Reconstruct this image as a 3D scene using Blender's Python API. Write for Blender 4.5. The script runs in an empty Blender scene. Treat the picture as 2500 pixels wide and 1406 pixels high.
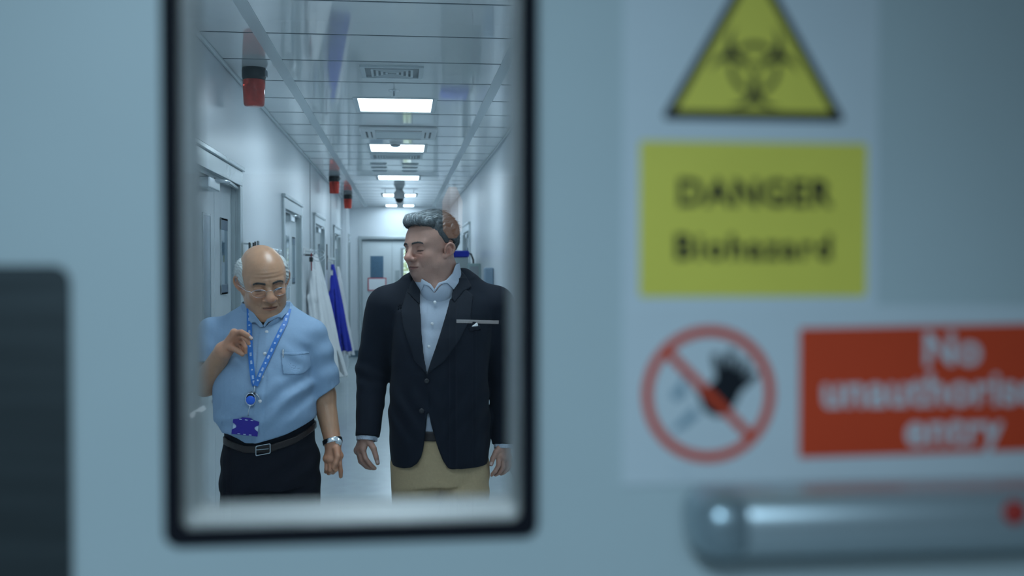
import bpy, bmesh, math, random
import numpy as np
from mathutils import Vector, Matrix

# ------------------------------------------------------------------ camera, world, lights, exposure
F = 2500.0                      # focal length in pixels (2500 px wide frame)
CZ = 1.605                      # eye height of the camera
YAW = math.radians(6.095); PITCH = math.radians(1.169)
SC = bpy.context.scene
COL = SC.collection
cam_data = bpy.data.cameras.new('camera'); cam = bpy.data.objects.new('camera', cam_data); COL.objects.link(cam)
cam_data.sensor_width = 36.0; cam_data.lens = 36.0 * F / 2500.0
cam.location = (0, 0, CZ); cam.rotation_euler = (math.pi/2 - PITCH, 0, -YAW)
cam_data.clip_start = 0.01; cam_data.clip_end = 200
cam_data.dof.use_dof = True; cam_data.dof.focus_distance = 4.2; cam_data.dof.aperture_fstop = 3.2
SC.camera = cam
SC.view_settings.view_transform = 'Standard'; SC.view_settings.look = 'None'
SC.view_settings.gamma = 1.0; SC.view_settings.use_curve_mapping = False
SC.view_settings.exposure = 0.0
SC.cycles.use_denoising = True
SC.cycles.max_bounces = 10; SC.cycles.diffuse_bounces = 5; SC.cycles.glossy_bounces = 4
SC.cycles.transmission_bounces = 8; SC.cycles.sample_clamp_indirect = 6
SC.cycles.caustics_reflective = False; SC.cycles.caustics_refractive = False
world = bpy.data.worlds.new('world'); SC.world = world; world.use_nodes = True
world.node_tree.nodes['Background'].inputs[0].default_value = (0.75, 0.92, 1.0, 1)
world.node_tree.nodes['Background'].inputs[1].default_value = 1.8

def lamp(name, kind, loc, target, energy, color, **kw):
    ld = bpy.data.lights.new(name, kind); o = bpy.data.objects.new(name, ld); COL.objects.link(o)
    o.location = loc; ld.energy = energy; ld.color = color
    d = Vector(target) - Vector(loc); o.rotation_euler = d.to_track_quat('-Z', 'Y').to_euler()
    for k, v in kw.items(): setattr(ld, k, v)
    return o
PANEL_COL = (0.72, 0.89, 1.0); PANEL_STRENGTH = 18.0
# the room on the camera's side: one downlight put in for the bright pool on the door, and an added weak fill
lamp('added_spot', 'SPOT', (-0.45, -1.15, 2.45), (-0.02, 0.57, 1.47), 58, (0.52, 0.80, 1.0),
     spot_size=math.radians(30), spot_blend=1.0, shadow_soft_size=0.09)
lamp('added_ceiling_fill', 'AREA', (-0.5, -2.3, 2.66), (-0.5, -2.3, 0), 34, (0.55, 0.82, 1.0), shape='RECTANGLE', size=1.6, size_y=0.6)  # added unseen fill, also brightens the wall reflected in the pane

# ------------------------------------------------------------------ helpers
def at(px, py, Y):
    """world point seen at pixel (px,py), at corridor distance Y"""
    d = cam.rotation_euler.to_matrix() @ Vector(((px-1250)/F, -(py-703)/F, -1))
    return Vector((0, 0, CZ)) + d * (Y / d.y)
def N(px, py, Y): return np.array(at(px, py, Y))
def atx(px, X):
    """corridor distance at which the wall plane x=X is seen at column px (horizon height)"""
    d = cam.rotation_euler.to_matrix() @ Vector(((px-1250)/F, 0, -1))
    return X * d.y / d.x

def tag(o, label=None, cat=None, group=None, kind=None):
    if label: o['label'] = label
    if cat: o['category'] = cat
    if group: o['group'] = group
    if kind: o['kind'] = kind
    return o
def empty(name, loc=(0,0,0), label=None, cat=None, group=None, kind=None):
    o = bpy.data.objects.new(name, None); COL.objects.link(o); o.location = loc; o.empty_display_size = .05
    return tag(o, label, cat, group, kind)
def link(name, me, m=None, parent=None, smooth=False):
    o = bpy.data.objects.new(name, me); COL.objects.link(o)
    if m is not None: me.materials.append(m)
    if smooth: me.polygons.foreach_set('use_smooth', [True]*len(me.polygons))
    if parent is not None:
        o.parent = parent
        # geometry is authored in world space: take the parent's placement back out
        o.matrix_parent_inverse = wm(parent).inverted()
    return o
def wm(o):
    m = Matrix.Translation(o.location) @ o.rotation_euler.to_matrix().to_4x4()
    if o.parent: m = wm(o.parent) @ o.matrix_parent_inverse @ m
    return m
def copy_tree(o, parent=None):
    c = o.copy(); COL.objects.link(c)
    if parent: c.parent = parent
    for ch in [x for x in bpy.data.objects if x.parent == o]: copy_tree(ch, c)
    return c

class MB:
    def __init__(s): s.bm = bmesh.new()
    def box(s, x0, x1, y0, y1, z0, z1, bev=0.0, seg=2):
        r = bmesh.ops.create_cube(s.bm, size=1.0)
        M = Matrix.Translation(((x0+x1)/2, (y0+y1)/2, (z0+z1)/2)) @ Matrix.Diagonal((abs(x1-x0), abs(y1-y0), abs(z1-z0), 1))
        bmesh.ops.transform(s.bm, matrix=M, verts=r['verts'])
        if bev > 0:
            es = list({e for v in r['verts'] for e in v.link_edges})
            bmesh.ops.bevel(s.bm, geom=es, offset=bev, segments=seg, affect='EDGES', profile=0.5)
        return s
    def tube(s, pts, r, n=12, caps=True):
        pts = [Vector(p) for p in pts]; rs = r if isinstance(r, (list, tuple)) else [r]*len(pts)
        rings = []; prev = None
        for i, p in enumerate(pts):
            t = (pts[min(i+1, len(pts)-1)] - pts[max(i-1, 0)]).normalized()
            if prev is None:
                u = t.orthogonal().normalized()
            else:
                u = (prev - t*prev.dot(t)).normalized()
            prev = u; w = t.cross(u)
            rings.append([s.bm.verts.new(p + (u*math.cos(2*math.pi*k/n) + w*math.sin(2*math.pi*k/n))*rs[i]) for k in range(n)])
        for a, b in zip(rings, rings[1:]):
            for k in range(n): s.bm.faces.new((a[k], a[(k+1) % n], b[(k+1) % n], b[k]))
        if caps:
            s.bm.faces.new(rings[0][::-1]); s.bm.faces.new(rings[-1])
        return s
    def lathe(s, c, prof, n=32, axis='z'):
        rings = []
        for r, h in prof:
            ring = []
            for k in range(n):
                a = 2*math.pi*k/n
                p = (r*math.cos(a), r*math.sin(a), h)
                if axis == 'y': p = (p[0], h, p[1])
                if axis == 'x': p = (h, p[0], p[1])
                ring.append(s.bm.verts.new(Vector(c) + Vector(p)))
            rings.append(ring)
        for a, b in zip(rings, rings[1:]):
            for k in range(n): s.bm.faces.new((a[k], a[(k+1) % n], b[(k+1) % n], b[k]))
        s.bm.faces.new(rings[0][::-1]); s.bm.faces.new(rings[-1]); return s
    def poly(s, loops, thick, frame):
        """planar shape with holes; loops of (u,v); frame maps (u,v,w)->world; extruded 0..thick along w"""
        bm2 = bmesh.new(); edges = []
        for lp in loops:
            vs = [bm2.verts.new((u, v, 0)) for u, v in lp]
            edges += [bm2.edges.new((vs[i], vs[(i+1) % len(vs)])) for i in range(len(vs))]
        bmesh.ops.triangle_fill(bm2, use_beauty=True, use_dissolve=False, edges=edges, normal=(0,0,1))
        ex = bmesh.ops.extrude_face_region(bm2, geom=bm2.faces[:])
        for v in [g for g in ex['geom'] if isinstance(g, bmesh.types.BMVert)]: v.co.z += thick
        for v in bm2.verts: v.co = Vector(frame(*v.co))
        bmesh.ops.recalc_face_normals(bm2, faces=bm2.faces[:])
        me = bpy.data.meshes.new('tmp'); bm2.to_mesh(me); bm2.free(); s.bm.from_mesh(me); bpy.data.meshes.remove(me)
        return s
    def build(s, name, m, parent=None, smooth=False, label=None):
        bmesh.ops.recalc_face_normals(s.bm, faces=s.bm.faces[:])
        me = bpy.data.meshes.new(name); s.bm.to_mesh(me); s.bm.free()
        o = link(name, me, m, parent, smooth)
        if label: o['label'] = label
        return o
def rrect(x0, x1, y0, y1, r, n=8):
    out = []
    for cx, cy, a0 in ((x1-r, y1-r, 0), (x0+r, y1-r, 90), (x0+r, y0+r, 180), (x1-r, y0+r, 270)):
        for k in range(n+1):
            a = math.radians(a0 + 90*k/n); out.append((cx + r*math.cos(a), cy + r*math.sin(a)))
    return out
def circle(cx, cy, r, n=64): return [(cx + r*math.cos(2*math.pi*k/n), cy + r*math.sin(2*math.pi*k/n)) for k in range(n)]

# ------------------------------------------------------------------ materials
def s2l(c): return tuple(((v/255)/12.92 if v/255 <= .04045 else ((v/255+.055)/1.055)**2.4) for v in c)
def mat(name, col, rough=0.5, metal=0.0, spec=0.5, noise=0.0, nscale=20, bump=0.0, bscale=60, coat=0.0, stretch=None,
        emit=None, estr=0.0, attr=None, sheen=0.0, trans=0.0, ior=1.45, alpha=1.0, sss=0.0, detail=4):
    m = bpy.data.materials.new(name); m.use_nodes = True; nt = m.node_tree; b = nt.nodes['Principled BSDF']
    b.inputs['Base Color'].default_value = (*col, 1); b.inputs['Roughness'].default_value = rough
    b.inputs['Metallic'].default_value = metal; b.inputs['Specular IOR Level'].default_value = spec
    b.inputs['Coat Weight'].default_value = coat; b.inputs['Sheen Weight'].default_value = sheen
    b.inputs['Transmission Weight'].default_value = trans; b.inputs['IOR'].default_value = ior
    if sss:
        b.inputs['Subsurface Weight'].default_value = sss; b.inputs['Subsurface Radius'].default_value = (.012, .005, .003)
        b.inputs['Subsurface Scale'].default_value = 0.6
    if emit is not None:
        b.inputs['Emission Color'].default_value = (*emit, 1); b.inputs['Emission Strength'].default_value = estr
    tc = nt.nodes.new('ShaderNodeTexCoord'); src = tc.outputs['Object']
    if stretch:
        mp = nt.nodes.new('ShaderNodeMapping'); mp.inputs['Scale'].default_value = stretch
        nt.links.new(src, mp.inputs['Vector']); src = mp.outputs['Vector']
    base = None
    if attr:
        a = nt.nodes.new('ShaderNodeAttribute'); a.attribute_name = attr; base = a.outputs['Color']
        nt.links.new(base, b.inputs['Base Color'])
    if noise:
        n = nt.nodes.new('ShaderNodeTexNoise'); n.inputs['Scale'].default_value = nscale; n.inputs['Detail'].default_value = detail
        nt.links.new(src, n.inputs['Vector'])
        r = nt.nodes.new('ShaderNodeMapRange'); r.inputs['To Min'].default_value = 1-noise; r.inputs['To Max'].default_value = 1+noise
        r.inputs['From Min'].default_value = .25; r.inputs['From Max'].default_value = .75
        nt.links.new(n.outputs['Fac'], r.inputs['Value'])
        mx = nt.nodes.new('ShaderNodeMix'); mx.data_type = 'RGBA'; mx.blend_type = 'MULTIPLY'; mx.inputs['Factor'].default_value = 1
        if base is not None: nt.links.new(base, mx.inputs['A'])
        else: mx.inputs['A'].default_value = (*col, 1)
        nt.links.new(r.outputs['Result'], mx.inputs['B']); nt.links.new(mx.outputs['Result'], b.inputs['Base Color'])
    if bump:
        n2 = nt.nodes.new('ShaderNodeTexNoise'); n2.inputs['Scale'].default_value = bscale; n2.inputs['Detail'].default_value = 3
        nt.links.new(src, n2.inputs['Vector'])
        bp = nt.nodes.new('ShaderNodeBump'); bp.inputs['Strength'].default_value = bump; bp.inputs['Distance'].default_value = .01
        nt.links.new(n2.outputs['Fac'], bp.inputs['Height']); nt.links.new(bp.outputs['Normal'], b.inputs['Normal'])
    return m
MT = dict(
    wall = mat('hygienic_white_cladding', (.66, .70, .735), .30, noise=.02, nscale=1.2, bump=.015, bscale=2.5),
    wall_plain = mat('plain_white_paint', (.66, .70, .735), .5, noise=.03, nscale=2),
    ceil = mat('glossy_ceiling_panel', (.84, .87, .87), .06, spec=1.0, noise=.02, nscale=3, bump=.03, bscale=1.5, coat=.3),
    ceilbar = mat('white_ceiling_bar', (.62, .68, .70), .35),
    floor = mat('blue_grey_vinyl', (.48, .54, .56), .22, noise=.05, nscale=9, bump=.01, bscale=6),
    seam = mat('grey_seam', (.20, .24, .26), .5),
    front = mat('matt_door_paint', (.63, .69, .70), .42, noise=.03, nscale=7),
    gasket = mat('black_rubber', (.010, .010, .016), .7, spec=.2),
    bead = mat('glazing_reveal_paint', (.55, .58, .57), .4),
    brushed = mat('brushed_steel', (.55, .60, .62), .4, metal=1, noise=.08, nscale=40, stretch=(1, 1, 12)),
    satin = mat('satin_bar_paint', (.60, .66, .69), .34, metal=.6, noise=.04, nscale=12),
    steel = mat('polished_steel', (.72, .76, .78), .18, metal=1, noise=.05, nscale=30),
    darkplate = mat('dark_brushed_plate', (.08, .09, .095), .36, metal=.6, noise=.25, nscale=14, stretch=(.4, 1, 7)),
    leaf = mat('pale_laminate', (.60, .655, .68), .22, noise=.02, nscale=4),
    frame = mat('satin_aluminium', (.50, .56, .58), .26, metal=.55, noise=.03, nscale=12),
    black = mat('black_plastic', (.02, .022, .026), .4, noise=.1, nscale=30),
    white = mat('white_plastic', (.72, .74, .75), .35, noise=.02, nscale=10),
    grey = mat('grey_plastic', (.28, .31, .33), .4, noise=.05, nscale=20),
    signwhite = mat('sign_white_vinyl', (.80, .83, .86), .38, noise=.02, nscale=20),
    signyellow = mat('sign_yellow_vinyl', (.98, .82, .13), .38, noise=.03, nscale=20),
    signred = mat('sign_red_vinyl', (.86, .085, .03), .38, noise=.03, nscale=20),
    ink = mat('sign_black_ink', (.012, .014, .02), .45),
    inkgrey = mat('sign_grey_ink', (.30, .42, .50), .45),
    panel = mat('lit_panel', (.8, .8, .8), .4, emit=PANEL_COL, estr=PANEL_STRENGTH),
)
def glass(name, col=(1, 1, 1), rough=0.0, ior=1.45):
    m = bpy.data.materials.new(name); m.use_nodes = True; nt = m.node_tree; nt.nodes.clear()
    o = nt.nodes.new('ShaderNodeOutputMaterial'); g = nt.nodes.new('ShaderNodeBsdfGlass')
    g.inputs['Color'].default_value = (*col, 1); g.inputs['Roughness'].default_value = rough; g.inputs['IOR'].default_value = ior
    n = nt.nodes.new('ShaderNodeTexNoise'); n.inputs['Scale'].default_value = 3
    nt.links.new(g.outputs[0], o.inputs[0]); return m
def thin_glass(name, refl=.06):
    m = bpy.data.materials.new(name); m.use_nodes = True; nt = m.node_tree; nt.nodes.clear()
    o = nt.nodes.new('ShaderNodeOutputMaterial'); t = nt.nodes.new('ShaderNodeBsdfTransparent'); g = nt.nodes.new('ShaderNodeBsdfGlossy')
    g.inputs['Roughness'].default_value = .02; x = nt.nodes.new('ShaderNodeMixShader'); f = nt.nodes.new('ShaderNodeLayerWeight'); f.inputs['Blend'].default_value = .12
    p = nt.nodes.new('ShaderNodeMath'); p.operation = 'MULTIPLY'; p.inputs[1].default_value = .5; nt.links.new(f.outputs['Fresnel'], p.inputs[0])
    nt.links.new(p.outputs[0], x.inputs[0]); nt.links.new(t.outputs[0], x.inputs[1]); nt.links.new(g.outputs[0], x.inputs[2]); nt.links.new(x.outputs[0], o.inputs[0]); return m
MT['glass'] = glass('clear_glass', (.97, .99, 1.0), ior=1.5)
MT['redlens'] = mat('red_translucent_lens', (.85, .09, .06), .12, trans=.45, ior=1.3, noise=.15, nscale=60)

# ------------------------------------------------------------------ implicit modelling (signed distance -> surface nets)
def sm(a, b, k):
    if k <= 0: return np.minimum(a, b)
    h = np.maximum(k - np.abs(a-b), 0)/k
    return np.minimum(a, b) - h*h*k*.25
def smax(a, b, k): return -sm(-a, -b, k)
def ell(P, c, r, R=None):
    Q = P - np.asarray(c, float)
    if R is not None: Q = Q @ R            # R columns = local axes
    r = np.asarray(r, float)
    k0 = np.sqrt(((Q/r)**2).sum(-1)) + 1e-9; k1 = np.sqrt(((Q/(r*r))**2).sum(-1)) + 1e-9
    return k0*(k0-1)/k1
def cone(P, a, b, ra, rb=None):
    rb = ra if rb is None else rb
    a = np.asarray(a, float); b = np.asarray(b, float); ab = b-a
    t = np.clip(((P-a) @ ab)/max(ab @ ab, 1e-12), 0, 1)
    return np.sqrt(((P - a - t[..., None]*ab)**2).sum(-1)) - (ra + (rb-ra)*t)
def chain(P, pts, rs, k=.006):
    d = None
    for i in range(len(pts)-1):
        c = cone(P, pts[i], pts[i+1], rs[i], rs[i+1]); d = c if d is None else sm(d, c, k)
    return d
def boxd(P, c, h, r=0.0, R=None):
    Q = P - np.asarray(c, float)
    if R is not None: Q = Q @ R
    q = np.abs(Q) - (np.asarray(h, float) - r)
    return np.sqrt((np.maximum(q, 0)**2).sum(-1)) + np.minimum(q.max(-1), 0) - r
def loft(P, secs, n=2.3):
    """secs rows: z, cx, cy, rx, ry (sorted by z up). open-ended field along z, capped"""
    S = np.array(sorted(map(tuple, secs))); z = P[..., 2]
    v = [np.interp(z, S[:, 0], S[:, i]) for i in range(1, 5)]
    q = (np.abs((P[..., 0]-v[0])/v[2])**n + np.abs((P[..., 1]-v[1])/v[3])**n)**(1/n)
    d = (q-1)*np.minimum(v[2], v[3])
    return np.maximum(d, np.maximum(S[0, 0]-z, z-S[-1, 0]))
def smooth_secs(secs, n=60):
    """resample a coarse section list with a smooth (Catmull-like) curve"""
    S = np.array(sorted(map(tuple, secs))); z = np.linspace(S[0, 0], S[-1, 0], n); out = [z]
    for i in range(1, S.shape[1]):
        y = np.interp(z, S[:, 0], S[:, i])
        for _ in range(3):
            y[1:-1] = .25*y[:-2] + .5*y[1:-1] + .25*y[2:]
        out.append(y)
    return np.array(out).T
def poly2(u, v, pts):
    """signed distance to polygon in a plane"""
    pts = np.asarray(pts, float); d = np.full(u.shape, 1e9); s = np.ones(u.shape)
    n = len(pts); j = n-1
    for i in range(n):
        e = pts[j]-pts[i]; wx = u-pts[i, 0]; wy = v-pts[i, 1]
        t = np.clip((wx*e[0]+wy*e[1])/max(e@e, 1e-12), 0, 1)
        bx = wx-e[0]*t; by = wy-e[1]*t; d = np.minimum(d, bx*bx+by*by)
        c1 = v >= pts[i, 1]; c2 = v < pts[j, 1]; c3 = e[0]*wy > e[1]*wx
        flip = (c1 & c2 & c3) | (~c1 & ~c2 & ~c3); s = np.where(flip, -s, s); j = i
    return s*np.sqrt(d)
def grid_axis(lo, hi, h, fine=()):
    """axis coordinates with step h, and finer steps inside the given (lo,hi,step) spans"""
    out = []; x = lo
    while x < hi + 1e-9:
        out.append(x); st = h
        for a, b, s in fine:
            if a <= x < b: st = min(st, s)
            elif x < a and a-x < h*1.0: st = min(st, max(s, (a-x)))
        x += st
    out.append(hi + h)
    return np.array(out)
def surf(f, xs, ys, zs, B=8):
    nx, ny, nz = len(xs), len(ys), len(zs)
    V = np.empty((nx, ny, nz), np.float32)
    bi = [np.arange(0, n, B) for n in (nx, ny, nz)]
    def ce(ax, b): return (ax[b] + ax[np.minimum(b+B, len(ax)-1)])/2, (ax[np.minimum(b+B, len(ax)-1)] - ax[b])/2
    cx, hx = ce(xs, bi[0]); cy, hy = ce(ys, bi[1]); cz, hz = ce(zs, bi[2])
    G = np.stack(np.meshgrid(cx, cy, cz, indexing='ij'), -1); H = np.sqrt(hx[:, None, None]**2 + hy[None, :, None]**2 + hz[None, None, :]**2)
    D = f(G.reshape(-1, 3)).reshape(G.shape[:3]); act = np.abs(D) < H*1.7 + .012
    for i, j, k in np.argwhere(~act):
        V[bi[0][i]:bi[0][i]+B, bi[1][j]:bi[1][j]+B, bi[2][k]:bi[2][k]+B] = D[i, j, k]
    A = np.argwhere(act)
    for c in range(0, len(A), 300):
        pts = []; sl = []
        for i, j, k in A[c:c+300]:
            a = xs[bi[0][i]:bi[0][i]+B]; b = ys[bi[1][j]:bi[1][j]+B]; e = zs[bi[2][k]:bi[2][k]+B]
            pts.append(np.stack(np.meshgrid(a, b, e, indexing='ij'), -1).reshape(-1, 3)); sl.append((i, j, k, len(a), len(b), len(e)))
        d = f(np.concatenate(pts)); o = 0
        for i, j, k, la, lb, lc in sl:
            n = la*lb*lc
            V[bi[0][i]:bi[0][i]+la, bi[1][j]:bi[1][j]+lb, bi[2][k]:bi[2][k]+lc] = d[o:o+n].reshape(la, lb, lc); o += n
    V[0] = np.maximum(V[0], 1e-3); V[-1] = np.maximum(V[-1], 1e-3); V[:, 0] = np.maximum(V[:, 0], 1e-3); V[:, -1] = np.maximum(V[:, -1], 1e-3)
    V[:, :, 0] = np.maximum(V[:, :, 0], 1e-3); V[:, :, -1] = np.maximum(V[:, :, -1], 1e-3)
    S = V < 0; axs = (xs, ys, zs); ids = []; pos = []; faces = []
    lin = lambda I: (I[:, 0]*ny + I[:, 1])*nz + I[:, 2]
    for ax in range(3):
        sl0 = [slice(None)]*3; sl1 = [slice(None)]*3; sl0[ax] = slice(None, -1); sl1[ax] = slice(1, None)
        I = np.argwhere(S[tuple(sl0)] != S[tuple(sl1)])
        if not len(I): continue
        J = I.copy(); J[:, ax] += 1
        v0 = V[I[:, 0], I[:, 1], I[:, 2]]; v1 = V[J[:, 0], J[:, 1], J[:, 2]]
        t = np.clip(v0/(v0-v1), .02, .98)
        p = np.stack([axs[q][I[:, q]] for q in range(3)], -1).astype(float)
        p[:, ax] += t*(axs[ax][J[:, ax]] - axs[ax][I[:, ax]])
        o1, o2 = (ax+1) % 3, (ax+2) % 3; cells = []
        for a, b in ((0, 0), (1, 0), (1, 1), (0, 1)):
            K = I.copy(); K[:, o1] -= a; K[:, o2] -= b; L = lin(K); cells.append(L); ids.append(L); pos.append(p)
        q = np.stack(cells, -1); inside = S[I[:, 0], I[:, 1], I[:, 2]]
        q[~inside] = q[~inside][:, ::-1]; faces.append(q)
    ids = np.concatenate(ids); pos = np.concatenate(pos); faces = np.concatenate(faces)
    u, inv = np.unique(ids, return_inverse=True); cnt = np.bincount(inv)
    vv = np.stack([np.bincount(inv, pos[:, q])/cnt for q in range(3)], -1)
    return vv, np.searchsorted(u, faces)
def np_mesh(name, V, Fc):
    me = bpy.data.meshes.new(name); n = len(Fc); k = Fc.shape[1]
    me.vertices.add(len(V)); me.vertices.foreach_set('co', V.astype(np.float32).ravel())
    me.loops.add(n*k); me.loops.foreach_set('vertex_index', Fc.astype(np.int32).ravel())
    me.polygons.add(n); me.polygons.foreach_set('loop_start', np.arange(0, n*k, k, dtype=np.int32))
    me.polygons.foreach_set('use_smooth', np.ones(n, bool)); me.update(calc_edges=True); me.validate(); return me
def sdf_obj(name, f, lo, hi, h, m, parent=None, fine=((), (), ()), color=None, label=None):
    ax = [grid_axis(lo[i], hi[i], h if np.isscalar(h) else h[i], fine[i]) for i in range(3)]
    V, Fc = surf(f, *ax)
    me = np_mesh(name, V, Fc)
    if color is not None:
        c = color(V); a = me.color_attributes.new('Col', 'FLOAT_COLOR', 'POINT')
        a.data.foreach_set('color', np.concatenate([c, np.ones((len(c), 1))], 1).astype(np.float32).ravel())
    o = link(name, me, m, parent)
    if label: o['label'] = label
    return o
def nz3(P, s, seed=0):
    """cheap smooth pseudo-noise, about -1..1"""
    x, y, z = P[..., 0]*s + seed*1.7, P[..., 1]*s + seed*2.3, P[..., 2]*s + seed*.9
    return (np.sin(x + 1.3*np.sin(y*1.1 + z*.7)) + np.sin(y*1.3 + 1.7*np.sin(z*.9 - x*.6)) + np.sin(z*1.2 + 1.5*np.sin(x*.8 + y*1.4)))/3
def rot(yaw=0, roll=0, pitch=0):
    return np.array((Matrix.Rotation(math.radians(yaw), 3, 'Z') @ Matrix.Rotation(math.radians(-roll), 3, 'Y') @ Matrix.Rotation(math.radians(pitch), 3, 'X')))
# ------------------------------------------------------------------ the setting
XL, XR, ZC, YE, YD = -0.937, 0.850, 2.68, 18.45, 0.57     # corridor walls, ceiling, end wall, near door
TH = 0.057                                                # near door thickness
def structure(o): o['kind'] = 'structure'; return o
# near door openings on the left wall: (near jamb, far jamb)
LD = [(4.50, 6.07), (8.16, 9.62), (11.0, 12.42), (14.1, 15.55), (17.2, 18.30)]
ZD = 2.155
RZ = 0.032   # recess of the leaves
m = MB(); y = YD + .10
for a, b in LD:
    m.box(XL-.15, XL, y, a+.07, 0, ZC); m.box(XL-.15, XL, a+.07, b-.07, ZD-.07, ZC); y = b-.07
m.box(XL-.15, XL, y, YE+.15, 0, ZC)
structure(m.build('wall_left', MT['wall']))
m = MB()
m.box(XR, XR+.15, YD+.10, 12.9, 0, ZC); m.box(XR, XR+.15, 12.9, 14.3, ZD-.05, ZC); m.box(XR, XR+.15, 14.3, YE+.15, 0, ZC)
structure(m.build('wall_right', MT['wall']))
# end wall with the double door opening
EX0, EX1 = N(876, 600, YE)[0], 0.62
m = MB(); m.box(XL, EX0+.03, YE, YE+.15, 0, ZC); m.box(EX1-.03, XR, YE, YE+.15, 0, ZC); m.box(EX0+.03, EX1-.03, YE, YE+.15, ZD-.03, ZC)
structure(m.build('wall_end', MT['wall']))
# cladding joints and the pier by the last door
k = 0
for yy in (2.9, 10.6, 13.6):
    k += 1; structure(MB().box(XL, XL+.004, yy-.003, yy+.003, ZD if yy < 4 else 0.1, ZC).build('trim_%d' % k, MT['seam']))
for yy in (2.6, 15.9):
    k += 1; structure(MB().box(XR-.004, XR, yy-.003, yy+.003, .1, ZC).build('trim_%d' % k, MT['seam']))
k += 1; structure(MB().box(XL, XL+.085, 15.95, 16.35, 0, ZC, .01).build('trim_%d' % k, MT['wall_plain']))
structure(MB().box(XL, XL+.012, 6.02, 8.16, 0, .12, .003).build('baseboard_left', MT['floor']))
structure(MB().box(XR-.012, XR, YD+.10, 12.85, 0, .12, .003).build('baseboard_right', MT['floor']))
structure(MB().box(XL, EX0, YE-.012, YE, 0, .12, .003).build('baseboard_end', mat('dark_coved_skirting', (.10, .17, .22), .4, noise=.1)))
structure(MB().box(-3.2, 3.2, -3.6, 24, -.1, 0).build('floor', MT['floor']))
# corridor ceiling: panels (pattern in the mesh: gaps between planks), bars on top of them
m = MB()
gap = .016; edges_x = [(XL, -.68), (-.62, .52), (.58, XR)]
ys = [YD+.1] + [YD+.1 + .61*i - .12 for i in range(1, 31)]
ys = [v for v in ys if v < YE] + [YE]
rng = random.Random(4)
for a, b in zip(ys, ys[1:]):
    for x0, x1 in edges_x:
        m.box(x0, x1, a+gap/2, b-gap/2, ZC, ZC+.02)
structure(m.build('ceiling', MT['ceil']))
structure(MB().box(XL-.15, XR+.15, YD+.1, YE+.15, ZC+.03, ZC+.1).build('ceiling.001', MT['seam']))
m = MB()
for a in ys[1:-1]: m.box(XL, XR, a-.005, a+.005, ZC-.0015, ZC+.004)
k += 1; structure(m.build('trim_%d' % k, MT['seam']))
for x in (-.65, .55):
    k += 1; structure(MB().box(x-.03, x+.03, YD+.1, YE, ZC-.002, ZC+.018).build('trim_%d' % k, MT['ceilbar']))
for x0, x1 in ((XL, XL+.02), (XR-.02, XR)):
    k += 1; structure(MB().box(x0, x1, YD+.1, YE, ZC-.02, ZC, .006).build('trim_%d' % k, MT['ceilbar']))

# the room on the camera's side
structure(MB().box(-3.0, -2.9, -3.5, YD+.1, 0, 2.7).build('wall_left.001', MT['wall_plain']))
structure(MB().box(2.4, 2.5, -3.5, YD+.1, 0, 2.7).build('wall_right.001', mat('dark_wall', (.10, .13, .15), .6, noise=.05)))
structure(MB().box(-3.0, 2.5, -3.6, -3.5, 0, 2.7).build('wall_back', mat('grey_wall', (.45, .50, .52), .6, noise=.05)))  # even mid-grey paint
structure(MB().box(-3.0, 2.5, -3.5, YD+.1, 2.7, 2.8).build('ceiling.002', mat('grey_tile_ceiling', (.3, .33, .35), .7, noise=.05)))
DX0, DX1, DZ1 = -.47, .50, 2.2
m = MB(); m.box(-3.0, DX0, YD, YD+.10, 0, 2.7); m.box(DX1, 2.5, YD, YD+.10, 0, 2.7); m.box(DX0, DX1, YD, YD+.10, DZ1, 2.7)
structure(m.build('wall_front', MT['wall_plain']))

# ------------------------------------------------------------------ door 1: the near door with the vision panel
door = empty('door_1', (DX0, YD, 0), 'pale blue-grey door close to the camera with a black-edged vision panel, seen from the front', None, None, 'structure')
hx0, hx1 = N(441, 900, YD)[0], N(1270, 900, YD)[0]
hz0, hz1 = CZ - .1425, 1.98
fy = lambda w0: (lambda u, v, w: (u, w0 + w, v))
R_ = .008
MB().poly([[(DX0+.003, .004), (DX1-.003, .004), (DX1-.003, DZ1-.003), (DX0+.003, DZ1-.003)], rrect(hx0-.004, hx1+.004, hz0-.004, hz1+.004, R_)], TH, fy(YD)).build('leaf', MT['front'], door)
gx0, gx1 = N(400, 900, YD)[0], N(1311, 900, YD)[0]
gd = hx0 - gx0
MB().poly([rrect(gx0, gx1, hz0-gd, hz1+gd, R_), rrect(hx0, hx1, hz0, hz1, .005)], .0045, fy(YD-.0035)).build('gasket', MT['gasket'], door)
# reveal: the lining of the opening and the bevelled glazing bead on the corridor side
MB().poly([rrect(hx0-.004, hx1+.004, hz0-.004, hz1+.004, R_-.002), rrect(hx0, hx1, hz0, hz1, .004)], TH-.004, fy(YD+.002)).build('reveal', MT['bead'], door)
MB().poly([rrect(hx0-.016, hx1+.016, hz0-.016, hz1+.016, R_), rrect(hx0+.001, hx1-.001, hz0+.001, hz1-.001, .004)], .006, fy(YD+TH-.002)).build('bead', MT['bead'], door)
MB().box(hx0-.001, hx1+.001, YD+.004, YD+.010, hz0-.001, hz1+.001).build('pane', MT['glass'], door)
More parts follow.
